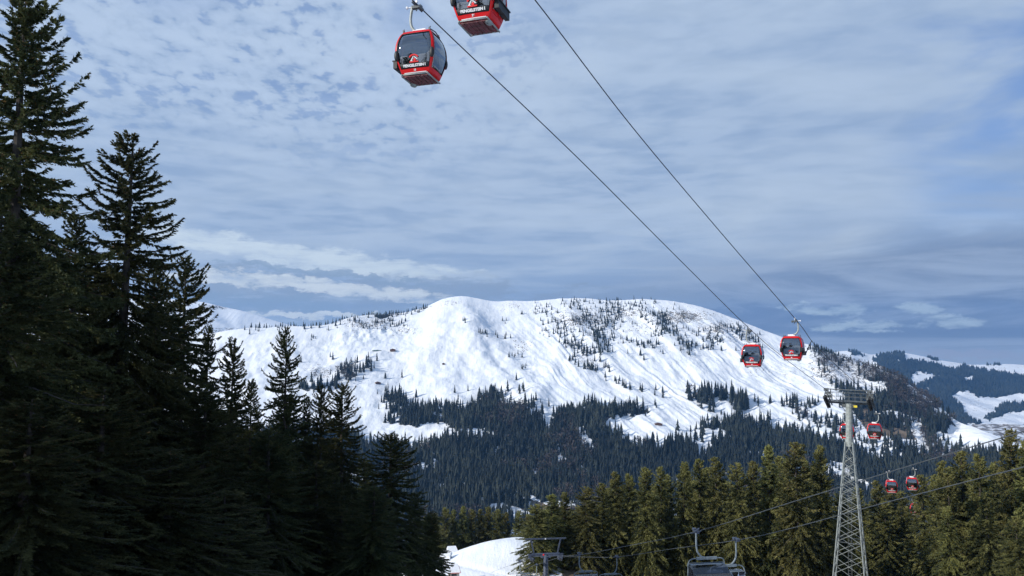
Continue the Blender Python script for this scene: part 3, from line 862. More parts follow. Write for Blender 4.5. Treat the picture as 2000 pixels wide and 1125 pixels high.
# ------------------------------------------------------------------ detailed spruces
def norm(a): return a / np.maximum(np.linalg.norm(a, axis=-1, keepdims=True), 1e-9)
def spruce(seed, H, Rad, nb, step, leaf, k, base=.06, power=.8, cones=0.0, gap=.0, hang=1.0, dark=1.0):
    g = np.random.default_rng(seed)
    t_ = (np.arange(nb) + g.random(nb)) / nb
    t_ = t_ ** .92
    t_ = np.clip(np.round(t_ * nb / 6) * 6 / nb * .35 + t_ * .65, 0, 1)         # loose whorls
    h = H * (1 - t_ * (1 - base)) - .15
    ph = g.random(nb) * 6.2832
    lump = .78 + .35 * np.sin(ph * 2 + seed) * g.random(nb) + .0
    L = (Rad * (.045 + .955 * (t_ ** power))) * g.uniform(.55, 1.12, nb) * lump
    L = np.where(g.random(nb) < gap, L * .4, L)
    up = .75 - 1.15 * np.clip(t_ * 2.2, 0, 1) + g.normal(0, .12, nb)
    sag = (.15 + .55 * t_) * hang; tip = .28 + .3 * g.random(nb)
    ns = np.maximum(4, (L / step).astype(int)) * 2
    bi = np.repeat(np.arange(nb), ns); n = len(bi)
    s = .06 + .94 * g.random(n) ** .8
    sw = g.normal(0, .10, nb)
    def bp(i, s):
        r = L[i] * s
        a = ph[i] + sw[i] * s
        z = h[i] + L[i] * (up[i] * s - sag[i] * s ** 2 * 1.1 + tip[i] * s ** 4 * (1.0 - .4 * t_[i]))
        return np.stack([r * np.cos(a), r * np.sin(a), z], -1)
    B = bp(bi, s); B2 = bp(bi, np.minimum(s + .03, 1.05))
    fw = norm(B2 - B); side = norm(np.cross(fw, np.array([0, 0, 1.0]))) * np.where(g.random(n) < .5, -1, 1)[:, None]
    d = norm(fw * .75 + side * (g.uniform(.1, .9, n) * (1 - .4 * s))[:, None] + np.array([0, 0, -1.0]) * (g.uniform(-.15, 1.25, n) * hang * (.35 + .8 * t_[bi]))[:, None])
    SL = leaf * 3.0 * g.uniform(.5, 1.25, n) * (1.1 - .5 * s) * np.clip(.45 + 1.2 * t_[bi], 0, 1)
    # triangles of each sprig
    bb = np.repeat(B, k, 0); dd = np.repeat(d, k, 0); sl = np.repeat(SL, k); m = n * k
    f = np.tile(np.arange(k) / k, n) + g.uniform(-.1, .1, m)
    c = bb + dd * (sl * f)[:, None]
    rnd = norm(g.normal(size=(m, 3)))
    pdir = norm(np.cross(dd, rnd)); dt = norm(dd + rnd * .75)
    w = leaf * .30 * g.uniform(.6, 1.3, m); tl = leaf * g.uniform(.7, 1.5, m) * (1 - .35 * f)
    V = np.stack([c - pdir * w[:, None], c + pdir * w[:, None], c + dt * tl[:, None]], 1).reshape(-1, 3)
    T = np.arange(m * 3).reshape(-1, 3)
    cl = fbm(B[:, 0] * 1.1 + 20, B[:, 2] * .8 + B[:, 1] + 20, 2)
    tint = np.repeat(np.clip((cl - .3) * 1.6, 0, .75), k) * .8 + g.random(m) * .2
    tint = tint * dark  # values below one paint shade into the needle colour
    if cones:
        tt = np.repeat(t_[bi], k); tint = np.where((g.random(m) < cones * (tt < .35)), .98, tint)
    # limbs and trunk
    lim = MB()
    idx = g.permutation(nb)[: min(nb, 170)]
    for i_ in idx:
        pts = [bp(np.array([i_]), np.array([q]))[0] for q in (0, .35, .7, 1.0)]
        r0 = .012 * H / 24 + .012 * L[i_]
        lim.tube([tuple(x) for x in pts], [r0, r0 * .7, r0 * .45, r0 * .15], 3, caps=False)
    tr = [(math.sin(q * 5 + seed) * .06 * q, math.cos(q * 4 + seed) * .06 * q, H * q) for q in np.linspace(-.06, 1, 12)]
    lim.tube(tr, [.017 * H * max(.02, 1 - q) ** .9 + .01 for q in np.linspace(0, 1, 12)], 8)
    lm = bpy.data.meshes.new('trunk'); lm.from_pydata(lim.v, [], lim.f); lm.update(); lm.materials.append(M['bark'])
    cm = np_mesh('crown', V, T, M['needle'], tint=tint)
    return cm, lm
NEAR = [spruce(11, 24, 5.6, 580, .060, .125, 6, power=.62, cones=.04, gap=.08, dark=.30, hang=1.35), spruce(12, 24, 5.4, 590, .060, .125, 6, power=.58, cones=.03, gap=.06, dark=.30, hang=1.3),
        spruce(13, 24, 6.0, 580, .060, .125, 6, power=.56, cones=.03, gap=.03, dark=.26, hang=1.4), spruce(14, 24, 4.8, 560, .060, .125, 6, power=.64, cones=.03, gap=.08, dark=.30, hang=1.2)]  # left row: lowered tint puts its shade into the needle colour
MID = [spruce(21 + s, 26, 4.9, 420, .14, .29, 4, base=.10, power=.58 + .05 * (s % 3), cones=.012, gap=.12, hang=1.2) for s in range(6)]
def tree(meshes, px, pytop, d, rad, label, group, bias=0.0, href=24.0, rref=3.3, rot=None):
    top = at(px, pytop, d)
    z0 = gz(top.x, top.y) - .3
    H = top.z - z0
    e = empty('spruce_tree', (top.x, top.y, z0), label, 'tree', group, random.random() * 6.28 if rot is None else rot)
    e.scale = (rad / rref, rad / rref, H / href)
    mobj('crown', meshes[0], e); mobj('trunk', meshes[1], e)
    return e
LG = 'dark spruces standing in shade on the left'
left = [
    (52, -12, 30, 4.3, 0, 'tallest dark spruce, its trunk showing through open branches, at the left edge'),
    (257, 262, 38, 4.2, 1, 'second tallest dark spruce with upturned branch tips beside the tallest one'),
    (150, 418, 43, 3.4, 3, 'slim spruce top showing between the two tallest dark spruces'),
    (362, 500, 47, 2.9, 2, 'spruce with brown cones at its top, right beside the second tallest'),
    (408, 636, 54, 2.0, 3, 'narrow dark spruce at the foot of the coned spruce, against the snowy hill'),
    (456, 660, 49, 2.1, 1, 'slender spruce with a see-through top against the snow, short of the pointed one'),
    (560, 640, 50, 2.1, 0, 'pointed spruce with ragged drooping branches rising alone against the snow'),
    (492, 742, 45, 2.0, 3, 'low thin spruce tip in the dip before the ragged pointed spruce'),
    (600, 776, 60, 1.8, 3, 'first of three close spruce tops beside the ragged pointed spruce'),
    (628, 750, 57, 1.9, 1, 'middle of three close spruce tops right of the ragged pointed spruce'),
    (670, 750, 53, 2.5, 2, 'broad last of three close spruce tops, dark against the forest'),
    (762, 846, 56, 3.3, 2, 'broad conical spruce standing apart before the blue forest'),
    (712, 900, 66, 3.0, 1, 'spruce filling the gap behind the broad conical spruce'),
    (812, 962, 64, 2.5, 3, 'small spruce at the outer end of the dark row'),
    (842, 1000, 66, 2.4, 0, 'last short spruce of the dark row beside the snow piste'),
    (730, 950, 44, 3.0, 1, 'low spruce at the foot of the broad conical spruce'),
    (6, 420, 25, 3.6, 2, 'near spruce at the left edge in front of the tallest spruce'),
    (100, 500, 34, 3.3, 2, 'full dark spruce under the tallest spruce'),
    (205, 545, 44, 3.4, 1, 'full dark spruce behind the second tallest spruce'),
    (305, 590, 40, 3.5, 2, 'thick dark spruce below the second tallest spruce'),
    (400, 760, 38, 3.4, 2, 'thick dark spruce below the coned spruce'),
    (525, 840, 42, 3.4, 2, 'thick dark spruce below the ragged pointed spruce'),
    (620, 900, 46, 3.4, 1, 'thick dark spruce below the three close tops'),
    (200, 760, 27, 3.2, 1, 'large lower spruce in the shaded middle of the dark row'),
    (60, 780, 22, 3.0, 0, 'nearest low spruce in the bottom corner'),
    (-40, 160, 36, 4.2, 2, 'dark spruce cut by the left edge behind the tallest spruce'),
    (118, 505, 52, 3.8, 1, 'broad dark spruce filling the gap left of the slim top'),
    (185, 500, 50, 3.8, 2, 'broad dark spruce filling the gap right of the slim top'),
    (310, 520, 56, 3.2, 2, 'dark spruce behind the coned spruce and the second tallest'),
    (440, 800, 50, 3.8, 2, 'dark spruce filling the dip below the see-through top'),
    (560, 850, 56, 4.0, 1, 'broad spruce below the ragged pointed spruce, deep in the row'),
    (480, 860, 50, 3.8, 2, 'broad shaded spruce under the see-through top, deep in the row'),
    (640, 860, 62, 3.6, 2, 'broad shaded spruce right under the three close tops'),
    (560, 770, 60, 3.2, 2, 'shaded spruce just below the bare lower trunk of the ragged pointed spruce'),
    (440, 960, 33, 3.2, 0, 'low dark spruce in front along the bottom edge'),
    (330, 880, 29, 3.0, 2, 'low shaded spruce at the bottom below the thick ones'),
]
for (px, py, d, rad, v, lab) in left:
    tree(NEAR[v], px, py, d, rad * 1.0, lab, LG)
for k, (x_, y_, h_) in enumerate([(-34, 2, 24), (-40, 14, 26), (-30, -8, 22), (-46, 26, 25), (-33, 24, 24), (-52, 6, 26), (-44, 40, 24), (-55, 50, 24), (-38, 34, 25), (-60, 34, 26), (-28, 12, 21), (-62, 20, 26), (-50, 62, 24)]):  # unseen spruces added to cast shade over the left row
    z_ = gz(x_, y_) - .3
    e = empty('spruce_tree', (x_, y_, z_), 'unseen dark spruce added beyond the left edge to shade the stand', 'tree', 'unseen spruces added beyond the left edge for shade', k * 1.3)
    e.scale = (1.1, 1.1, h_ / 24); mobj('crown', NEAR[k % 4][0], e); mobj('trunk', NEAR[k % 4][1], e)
RG = 'sunlit olive green spruces beyond the lifts'
row = [(1048, 986, 122, 3.6), (1078, 966, 126, 3.6), (1102, 962, 130, 3.3), (1144, 952, 124, 3.6), (1175, 944, 132, 3.3), (1202, 922, 126, 3.8), (1228, 926, 134, 3.4), (1261, 914, 124, 3.9), (1290, 913, 132, 3.5),
       (1336, 904, 126, 3.9), (1365, 897, 132, 3.9), (1398, 894, 126, 4.0), (1439, 906, 120, 3.9), (1471, 902, 128, 3.7), (1501, 872, 122, 4.2), (1553, 866, 118, 4.8), (1573, 900, 138, 3.5), (1601, 872, 126, 4.5),
       (1642, 962, 150, 4.0)]
gapt = [(1675, 953, 178, 4.6), (1712, 940, 182, 4.6), (1740, 950, 186, 4.4), (1760, 960, 180, 4.3), (1695, 985, 190, 4.6), (1728, 980, 175, 4.4), (1770, 990, 176, 3.4), (1650, 990, 180, 4.0)]
right = [(1841, 902, 132, 3.3), (1851, 926, 126, 4.2), (1876, 882, 128, 4.4), (1911, 888, 122, 4.4), (1940, 905, 130, 4.0), (1972, 840, 118, 4.6), (2003, 862, 114, 4.4), (1984, 1010, 100, 3.3), (2040, 870, 120, 4.2), (1850, 990, 118, 3.0), (1925, 960, 112, 3.6)]
back = [(850, 1003, 236, 4.0), (870, 992, 232, 4.0), (886, 996, 240, 3.8), (905, 990, 234, 4.2), (921, 996, 242, 3.8), (938, 995, 236, 4.0), (953, 990, 240, 4.0), (972, 996, 234, 4.3), (989, 1001, 238, 4.2), (1014, 998, 226, 4.4), (1031, 1006, 222, 4.2), (832, 1010, 240, 4.0)]
ordn = ['first', 'second', 'third', 'fourth', 'fifth', 'sixth', 'seventh', 'eighth', 'ninth', 'tenth', 'eleventh', 'twelfth', 'thirteenth', 'fourteenth', 'fifteenth', 'sixteenth', 'seventeenth', 'eighteenth', 'nineteenth']
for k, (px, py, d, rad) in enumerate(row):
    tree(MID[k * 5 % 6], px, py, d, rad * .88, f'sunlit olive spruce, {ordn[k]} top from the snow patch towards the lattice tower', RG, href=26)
for k, (px, py, d, rad) in enumerate(gapt):
    tree(MID[(k * 5 + 2) % 6], px, py, d, rad, f'spruce in the shaded gap below the small cabins, {ordn[k]} from the tower', RG, href=26)
for k, (px, py, d, rad) in enumerate(right):
    tree(MID[(k * 5 + 3) % 6], px, py, d, rad * .84, f'olive spruce of the right edge clump, {ordn[k]} from the small cabins', RG, href=26)
for k, (px, py, d, rad) in enumerate(back):
    tree(MID[(k * 5 + 1) % 6], px, py, d, rad, f'small distant spruce in the dense row behind the snow crest, {ordn[k]} of the row', RG, href=26)
fill = []
for k in range(22):
    px = 1050 + k * 26 + random.uniform(-8, 8)
    if px > 1630: break
    fill.append((px, float(np.interp(px, [r_[0] for r_ in row], [r_[1] for r_ in row])) + random.uniform(18, 48), random.uniform(140, 158), random.uniform(3.6, 4.4)))
for k in range(8):
    fill.append((1800 + k * 28, random.uniform(905, 935), random.uniform(140, 155), 4.2))
fg = 'spruces standing behind the front row of the olive wood'
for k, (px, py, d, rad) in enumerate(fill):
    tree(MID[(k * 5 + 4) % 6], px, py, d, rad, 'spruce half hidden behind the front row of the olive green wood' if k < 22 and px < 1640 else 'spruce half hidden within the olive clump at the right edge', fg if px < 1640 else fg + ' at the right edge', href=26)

# ------------------------------------------------------------------ gondola ropeway
# rope points: (px, py, depth)
ropeA = [(640, -176, 24), (818, 12, 36.8), (1126, 306, 49), (1320, 500, 62), (1466, 644, 75), (1530, 698, 84), (1625, 771, 104), (1654, 807, 112), (1733, 921, 139), (1768, 960, 160), (1800, 1000, 185), (1850, 1060, 240)]
ropeB = [(760, -340, 22), (952, -104, 33.4), (1045, 0, 38), (1230, 242, 47), (1400, 445, 57), (1556, 626, 71), (1600, 682, 79), (1694, 771, 101), (1714, 806, 112), (1788, 918, 139), (1812, 965, 160), (1838, 1005, 185), (1880, 1060, 240)]
def catmull(P, n=10):
    P = [Vector(p) for p in P]; Q = [P[0] * 2 - P[1]] + P + [P[-1] * 2 - P[-2]]; o = []
    for i in range(1, len(Q) - 2):
        for k in range(n):
            t_ = k / n; a, b, c, d = Q[i - 1], Q[i], Q[i + 1], Q[i + 2]
            o.append(.5 * ((2 * b) + (c - a) * t_ + (2 * a - 5 * b + 4 * c - d) * t_ ** 2 + (3 * b - a - 3 * c + d) * t_ ** 3))
    return o + [P[-1]]
def smooth_rope(spec, knots):
    """smooth the depth along the rope so that it is a clean curve in space"""
    pts = [at(*s) for s in spec]
    d_ = (pts[0] - pts[1]).normalized(); d_.z += .03
    return catmull([pts[0] + d_ * 160, pts[0] + d_ * 60] + pts, 8)
pa, pb = smooth_rope(ropeA, 0), smooth_rope(ropeB, 0)
for pts, lab in ((pa, 'dark steel haul rope carrying the cabins on the lower left side of the lattice tower'), (pb, 'dark steel haul rope carrying the cabins on the upper right side of the lattice tower')):
    b = MB(); b.tube([tuple(p_) for p_ in pts], .031, 6)
    o = b.build('haul_rope', M['rope'], smooth=True)
    tag(o, lab, 'cable', 'haul ropes of the gondola lift')

HC = 2.15
PZ = [0, .05, .12, .17, .25, .34, .43, .52, .61, .70, .79, .86, .90, .95, 1.0]
PH = [.71, .75, .80, .835, .885, .94, .98, 1.0, .995, .975, .93, .88, .845, .79, .71]
HW = 1.03
def prof(z): return float(np.interp(z, PZ, PH))
NF, NCn = 8, 4
def ring(z, scale=1.0, half=HW):
    q = prof(z) * half * scale; rc = q * .11; pts = []
    for sgn in range(4):                          # front, right, back, left
        a = -math.pi / 2 + sgn * math.pi / 2
        n_ = Vector((math.cos(a), math.sin(a))); t_ = Vector((-n_.y, n_.x))
        bulge = .035
        for k in range(NF):
            u = -1 + 2 * k / NF
            pts.append(n_ * (q + bulge * (1 - u * u)) + t_ * u * (q - rc))
        cc = n_ * (q - rc) + t_ * (q - rc)
        for k in range(NCn):
            b = a + (k / NCn) * math.pi / 2
            pts.append(cc + Vector((math.cos(b), math.sin(b))) * rc)
    return pts
NR = 4 * (NF + NCn)
def surf(sgn, u, z, off=0.0):
    """point on face sgn at u (-1..1), z (0..1) pushed out by off"""
    q = prof(z) * HW; rc = q * .11
    a = -math.pi / 2 + sgn * math.pi / 2
    n_ = Vector((math.cos(a), math.sin(a))); t_ = Vector((-n_.y, n_.x))
    p_ = n_ * (q + .035 * (1 - u * u) + off) + t_ * u * (q - rc)
    return Vector((p_.x, p_.y, z * HC))
def patch(b, sgn, u0, u1, z0, z1, off, nu=6, nz=6, thick=.02):
    vs = []; fs = []
    for lay in (0, 1):
        for j in range(nz + 1):
            for i_ in range(nu + 1):
                vs.append(surf(sgn, u0 + (u1 - u0) * i_ / nu, z0 + (z1 - z0) * j / nz, off - lay * thick))
    n1 = (nu + 1) * (nz + 1)
    for j in range(nz):
        for i_ in range(nu):
            k = j * (nu + 1) + i_
            fs.append((k, k + 1, k + nu + 2, k + nu + 1)); fs.append((k + n1, k + nu + 1 + n1, k + nu + 2 + n1, k + 1 + n1))
    rim = [i_ for i_ in range(nu + 1)] + [(j + 1) * (nu + 1) - 1 for j in range(1, nz + 1)] + [nz * (nu + 1) + i_ for i_ in range(nu - 1, -1, -1)] + [j * (nu + 1) for j in range(nz - 1, 0, -1)]
    for a_, b_ in zip(rim, rim[1:] + rim[:1]): fs.append((a_, a_ + n1, b_ + n1, b_))
    b.add(vs, fs)
def text_mesh(s, size, material, extr=.004, sx=1.0):
    c = bpy.data.curves.new('lettering', 'FONT'); c.body = s; c.size = size; c.align_x = 'CENTER'; c.align_y = 'CENTER'; c.extrude = extr; c.offset = .006 * size / .13
    o = bpy.data.objects.new('tmp', c); C.objects.link(o)
    dg = bpy.context.evaluated_depsgraph_get()
    me = bpy.data.meshes.new_from_object(o.evaluated_get(dg))
    bpy.data.objects.remove(o)
    me.materials.clear(); me.materials.append(material); me.name = 'lettering'
    return me
TXT = text_mesh('PENGELSTEIN I', .175, M['white'])
NUM = {s: text_mesh(s, .13, M['white']) for s in ('15', '26')}
def face_frame(sgn, z, off):
    p_ = surf(sgn, 0, z, off); q_ = surf(sgn, 0, z + .03, off)
    up = (q_ - p_).normalized(); n_ = Vector((math.cos(-math.pi / 2 + sgn * math.pi / 2), math.sin(-math.pi / 2 + sgn * math.pi / 2), 0))
    rt = up.cross(n_).normalized(); n2 = rt.cross(up)
    return Matrix(((rt.x, up.x, n2.x, p_.x), (rt.y, up.y, n2.y, p_.y), (rt.z, up.z, n2.z, p_.z), (0, 0, 0, 1)))
def make_cabin(num=None):
    e = empty('gondola_cabin', (0, 0, 0), 'x', 'gondola')
    # body shell with openings
    lv = PZ
    vs = []; fs = []
    for z in lv:
        for p_ in ring(z): vs.append((p_.x, p_.y, z * HC))
    for j in range(len(lv) - 1):
        zc_ = (lv[j] + lv[j + 1]) / 2
        for k in range(NR):
            side, m_ = divmod(k, NF + NCn)
            flat = m_ < NF
            if flat and .12 < zc_ < .95: continue
            fs.append((j * NR + k, j * NR + (k + 1) % NR, (j + 1) * NR + (k + 1) % NR, (j + 1) * NR + k))
    fs.append(tuple(range(NR - 1, -1, -1)))
    b = MB(); b.add(vs, fs); body = b.build('body', M['red'], e, smooth=True)
    # inner lining so that the frame has depth
    b = MB(); vs2 = [(x * .965, y * .965, z * .98 + .02) for x, y, z in vs]; b.add(vs2, [f[::-1] for f in fs]); b.build('lining', M['black'], body, smooth=True)
    # roof
    b = MB()
    rr = [(1.0, HC), (.9, HC + .05), (.6, HC + .085), (.0, HC + .10)]
    vs = [(p_.x * s_, p_.y * s_, z) for s_, z in rr for p_ in ring(1.0)]
    b.add(vs, [(j * NR + k, j * NR + (k + 1) % NR, (j + 1) * NR + (k + 1) % NR, (j + 1) * NR + k) for j in range(3) for k in range(NR)])
    rf = b.build('roof', M['red'], e, smooth=True)
    b = MB(); b.box((0, 0, HC + .13), (.62, .95, .09)); b.box((0, 0, HC + .2), (.34, .5, .10)); b.box((.1, .35, HC + .17), (.5, .06, .14)); b.box((.1, -.35, HC + .17), (.5, .06, .14))
    b.build('bracket', M['white'], rf)
    b = MB()
    for sx_ in (-1, 1):
        for sy_ in (-1, 1):
            b.box((sx_ * .68, sy_ * .68, HC + .07), (.07, .10, .13)); b.bar((sx_ * .68, sy_ * .68, HC + .10), (sx_ * .70, sy_ * .60, HC + .21), .035)
    b.tube([(.72, -.6, HC + .06), (.74, 0, HC + .13), (.72, .6, HC + .06)], .03, 6)
    b.build('roof_guide', M['zincd'], rf)
    # windows
    for sgn in range(4):
        lo = .115
        if sgn == 3:
            continue
        b = MB(); patch(b, sgn, -1.0, 1.0, lo, .955, -.018, 8, 10, .012); w = b.build('window', M['glass'], e, smooth=True)
        b = MB()
        if sgn in (0, 2):
            patch(b, sgn, -.985, .985, .125, .235, -.004, 8, 2, .012)          # black printed band
            patch(b, sgn, -.985, -.945, .235, .95, -.004, 1, 8, .012); patch(b, sgn, .945, .985, .235, .95, -.004, 1, 8, .012)
            patch(b, sgn, -.945, .945, .935, .95, -.004, 8, 1, .012)
            b.build('print_band', M['black'], w, smooth=True)
        else:
            patch(b, sgn, -.98, .98, .42, .445, -.03, 8, 1, .03); patch(b, sgn, -1, -.95, .12, .95, -.004, 1, 8, .012); patch(b, sgn, .95, 1, .12, .95, -.004, 1, 8, .012)
            b.build('bar', M['black'], w)
    # two door leaves on the side facing -x
    for q in (-1, 1):
        d_ = MB(); c0, c1 = (-.98, -.03) if q < 0 else (.03, .98)
        for (a0, a1, z0, z1) in ((c0, c0 + .07, .12, .95), (c1 - .07, c1, .12, .95), (c0 + .07, c1 - .07, .90, .95), (c0 + .07, c1 - .07, .13, .19)):
            patch(d_, 3, a0, a1, z0, z1, .004, 2, 8, .03)
        door = d_.build('door', M['red'], e)
        b = MB(); patch(b, 3, c0 + .07, c1 - .07, .185, .905, -.01, 4, 8, .012); b.build('pane', M['glass'], door, smooth=True)
        b = MB(); m_ = (c0 + c1) / 2; p_ = surf(3, m_, .25, .12)
        b.box((p_.x - .02, p_.y, p_.z + .02), (.20, .80, .36)); b.box((p_.x - .04, p_.y, p_.z + .22), (.26, .84, .05))
        b.build('ski_rack', M['black'], door)
        b = MB(); b.bar(surf(3, c1 - .1 if q < 0 else c0 + .1, .4, .03), surf(3, c1 - .1 if q < 0 else c0 + .1, .52, .03), .03); b.build('handle', M['zinc'], door)
    # black corner bumpers on the end faces
    for sgn in (0, 2):
        for u in (-1.04, 1.04):
            b = MB(); p_ = surf(sgn, u, .43, -.03); b.ball(p_, (.12, .12, .27), 10, 8)
            b.build('bumper', M['black'], e, smooth=True)
    # benches and floor
    b = MB()
    for s_ in (-1, 1):
        b.box((0, s_ * .55, .48), (1.35, .36, .08)); b.box((0, s_ * .74, .74), (1.35, .07, .42))
    b.build('bench', M['seatpad'], e)
    # underside with ribs and skids
    b = MB(); b.box((0, 0, -.035), (1.30, 1.36, .07))
    for k in range(6): b.box((-.54 + k * .216, 0, -.085), (.07, 1.42, .05))
    under = b.build('underside', M['under'], e)
    b = MB()
    for s_ in (-1, 1):
        b.tube([(s_ * .66, -.92, -.02), (s_ * .70, -.80, -.08), (s_ * .70, .80, -.08), (s_ * .66, .92, -.02)], .04, 6)
    b.tube([(-.66, -.86, -.03), (.66, -.86, -.03)], .035, 6); b.tube([(-.66, .86, -.03), (.66, .86, -.03)], .035, 6)
    b.ball((-.62, .5, -.12), (.16, .30, .09)); b.build('skid', M['zinc'], under, smooth=True)
    for sgn in (0, 2):
        b = MB(); patch(b, sgn, -.86, .86, .022, .038, .028, 8, 1, .03); b.build('bumper_strip', M['white'], e)
    # emblem and lettering on both ends
    for sgn in (0, 2):
        mt = face_frame(sgn, .178, .018); o = mobj('lettering', TXT, e); o.matrix_local = mt
        if num:
            mt = face_frame(sgn, .082, .02); o = mobj('number', NUM[num], e); o.matrix_local = mt
        else:
            b = MB(); b.box((0, 0, 0), (.10, .09, .006)); o = b.build('number', M['white'], e); o.matrix_local = face_frame(sgn, .082, .02)
        b = MB()
        b.prism([(-.22, -.10), (-.05, .14), (.0, .14), (-.135, -.10)], -.006, .006); b.prism([(-.01, .14), (.035, .14), (.24, -.04), (.15, -.04)], -.004, .008); b.prism([(-.245, -.125), (-.22, -.10), (-.10, -.10), (-.08, -.125)], -.006, .006)
        b.prism([(-.02, .02), (.02, .06), (.06, -.02), (.03, -.08)], -.002, .003)
        em = b.build('emblem', M['white'], e); mt = face_frame(sgn, .318, .016) @ Matrix.Rotation(R(-90), 4, 'X') @ Matrix.Scale(-1, 4, (0, 1, 0)) @ Matrix.Diagonal((.85, 1, .85, 1)); em.matrix_local = mt
        b = MB()
        for k in range(7):
            a_ = R(150 - k * 20); b.box((.27 * math.cos(a_), .02, .02 + .20 * math.sin(a_)), (.085, .02, .075), Matrix.Rotation(-(a_ - math.pi / 2), 3, 'Y'))
        for k in range(8): b.box((-.24 + k * .068, .02, -.17), (.055, .02, .07))
        b.prism([(-.05, -.08), (.05, .05), (.14, -.10), (.02, -.13)], .0, .02)
        em2 = b.build('emblem_ring', M['redtext'], e); em2.matrix_local = mt
    # hanger with grip; the rope runs at x = 0, z = HC + 1.5
    b = MB(); K = HC
    pts = catmull([(0, 0, K + .22), (-.16, 0, K + .22), (-.38, 0, K + .33), (-.54, 0, K + .55), (-.60, 0, K + .85), (-.58, 0, K + 1.2), (-.50, 0, K + 1.62)], 5)
    b.tube([tuple(p_) for p_ in pts], .075, 8)
    hg = b.build('hanger', M['zinc'], e, smooth=True)
    b = MB(); b.box((-.26, 0, K + 1.53), (.5, .26, .14)); b.box((-.05, 0, K + 1.47), (.10, .62, .10)); b.bar((-.42, -.30, K + 1.72), (-.10, .30, K + 1.40), .07); b.bar((-.42, .30, K + 1.50), (-.2, -.2, K + 1.32), .06)
    gp = b.build('grip', M['zincd'], hg)
    b = MB(); b.tube([(-.76, 0, K + 1.56), (-.84, 0, K + 1.56)], .075, 10); b.tube([(-.76, 0, K + 1.56), (-.5, 0, K + 1.56)], .03, 6); b.build('roller', M['white'], gp)
    b = MB(); b.tube([(-.30, .0, K + 1.62), (-.30, 0, K + 1.84)], .03, 6); b.tube([(-.30, -.05, K + 1.82), (-.30, .05, K + 1.82)], .07, 8); b.build('roller', M['white'], gp)
    return e
proto15 = make_cabin('15'); proto26 = make_cabin('26'); protoN = make_cabin(None)
GG = 'red gondola cabins hanging from the haul ropes'
def place(src, px, py, d, yaw, side, label, first=False):
    c = src if first else copy_tree(src)
    p_ = at(px, py, d)
    c.location = (p_.x, p_.y, p_.z - (HC + 1.5))
    c.rotation_euler = (0, 0, R(-yaw) + (math.pi if side > 0 else 0))
    c.scale = (1, .88, 1)
    tag(c, label, 'gondola', GG)
    return c
place(proto15, 824, 14, 36.8, 17, -1, 'red cabin numbered 15 with wide dark window, hanging whole and largest in the sky', True)
place(proto26, 937, -102, 33.4, 19, 1, 'red cabin numbered 26 cut off by the top edge, black ski rack on its side', True)
place(protoN, 1469, 646, 77, 26, -1, 'red cabin against the snow face with a pale hanger, lower of the middle pair', True)
c1545 = place(protoN, 1546, 628, 72, 28, 1, 'red cabin with skis in its side rack and a rider inside, against the summit slope')
place(protoN, 1654, 809, 113, 30, -1, 'red cabin half hidden behind the lattice tower mast')
place(protoN, 1707, 808, 111, 27, 1, 'red cabin hanging just right of the lattice tower mast')
place(protoN, 1740, 923, 141, 22, -1, 'small red cabin in front of the forest, hanger bent towards the tower')
place(protoN, 1780, 917, 138, 24, 1, 'small red cabin in front of the forest, hanger bent away from the tower')
place(protoN, 1787, 971, 162, 30, -1, 'smallest red cabin, partly behind the olive spruces below the pair')

# skier sitting in the middle cabin, and the skis in its rack
def skinned(name, nodes, edges, material, parent, sub=1):
    me = bpy.data.meshes.new(name)
    me.from_pydata([n_[0] for n_ in nodes], edges, [])
    o = bpy.data.objects.new(name, me); C.objects.link(o)
    sk = o.modifiers.new('s', 'SKIN'); o.modifiers.new('d', 'SUBSURF').levels = sub
    for i_, n_ in enumerate(nodes):
        me.skin_vertices[0].data[i_].radius = (n_[1], n_[1])
    me.skin_vertices[0].data[0].use_root = True
    dg = bpy.context.evaluated_depsgraph_get(); m2 = bpy.data.meshes.new_from_object(o.evaluated_get(dg))
    bpy.data.objects.remove(o)
    m2.materials.clear(); m2.materials.append(material); m2.polygons.foreach_set('use_smooth', [True] * len(m2.polygons))
    return mobj(name, m2, parent)
pl = c1545.location; pr = c1545.rotation_euler.z
pe = empty('person', (0, 0, 0), 'skier in a dark red jacket sitting inside the upper middle cabin', 'person')
pe.matrix_world = Matrix.Translation(pl) @ Matrix.Rotation(pr, 4, 'Z') @ Matrix.Translation((.05, .52, .52))
nodes = [((0, 0, .10), .14), ((0, .02, .30), .15), ((0, .02, .48), .16), ((0, .0, .60), .07), ((0, -.02, .70), .09), ((0, -.03, .80), .09),
         ((.19, .0, .50), .08), ((.26, -.10, .28), .06), ((.15, -.30, .18), .045), ((-.19, .0, .50), .08), ((-.26, -.10, .28), .06), ((-.15, -.30, .18), .045),
         ((.11, -.22, .09), .09), ((.12, -.46, .07), .07), ((.12, -.48, -.30), .055), ((-.11, -.22, .09), .09), ((-.12, -.46, .07), .07), ((-.12, -.48, -.30), .055), ((.12, -.60, -.36), .05), ((-.12, -.60, -.36), .05)]
edges = [(0, 1), (1, 2), (2, 3), (3, 4), (4, 5), (2, 6), (6, 7), (7, 8), (2, 9), (9, 10), (10, 11), (0, 12), (12, 13), (13, 14), (0, 15), (15, 16), (16, 17), (14, 18), (17, 19)]
skinned('body', nodes, edges, M['jacket'], pe)
b = MB(); b.ball((0, -.03, .80), (.125, .14, .12)); b.build('helmet', M['black'], pe, smooth=True)
b = MB(); b.ball((0, -.115, .74), (.07, .05, .07)); b.build('face', M['skin'], pe, smooth=True)
sk = empty('pair_of_skis', (0, 0, 0), 'dark skis leaning out of the side rack of the upper middle cabin', 'skis')
sk.matrix_world = Matrix.Translation(pl) @ Matrix.Rotation(pr, 4, 'Z') @ Matrix.Translation((-1.12, -.3, .5))
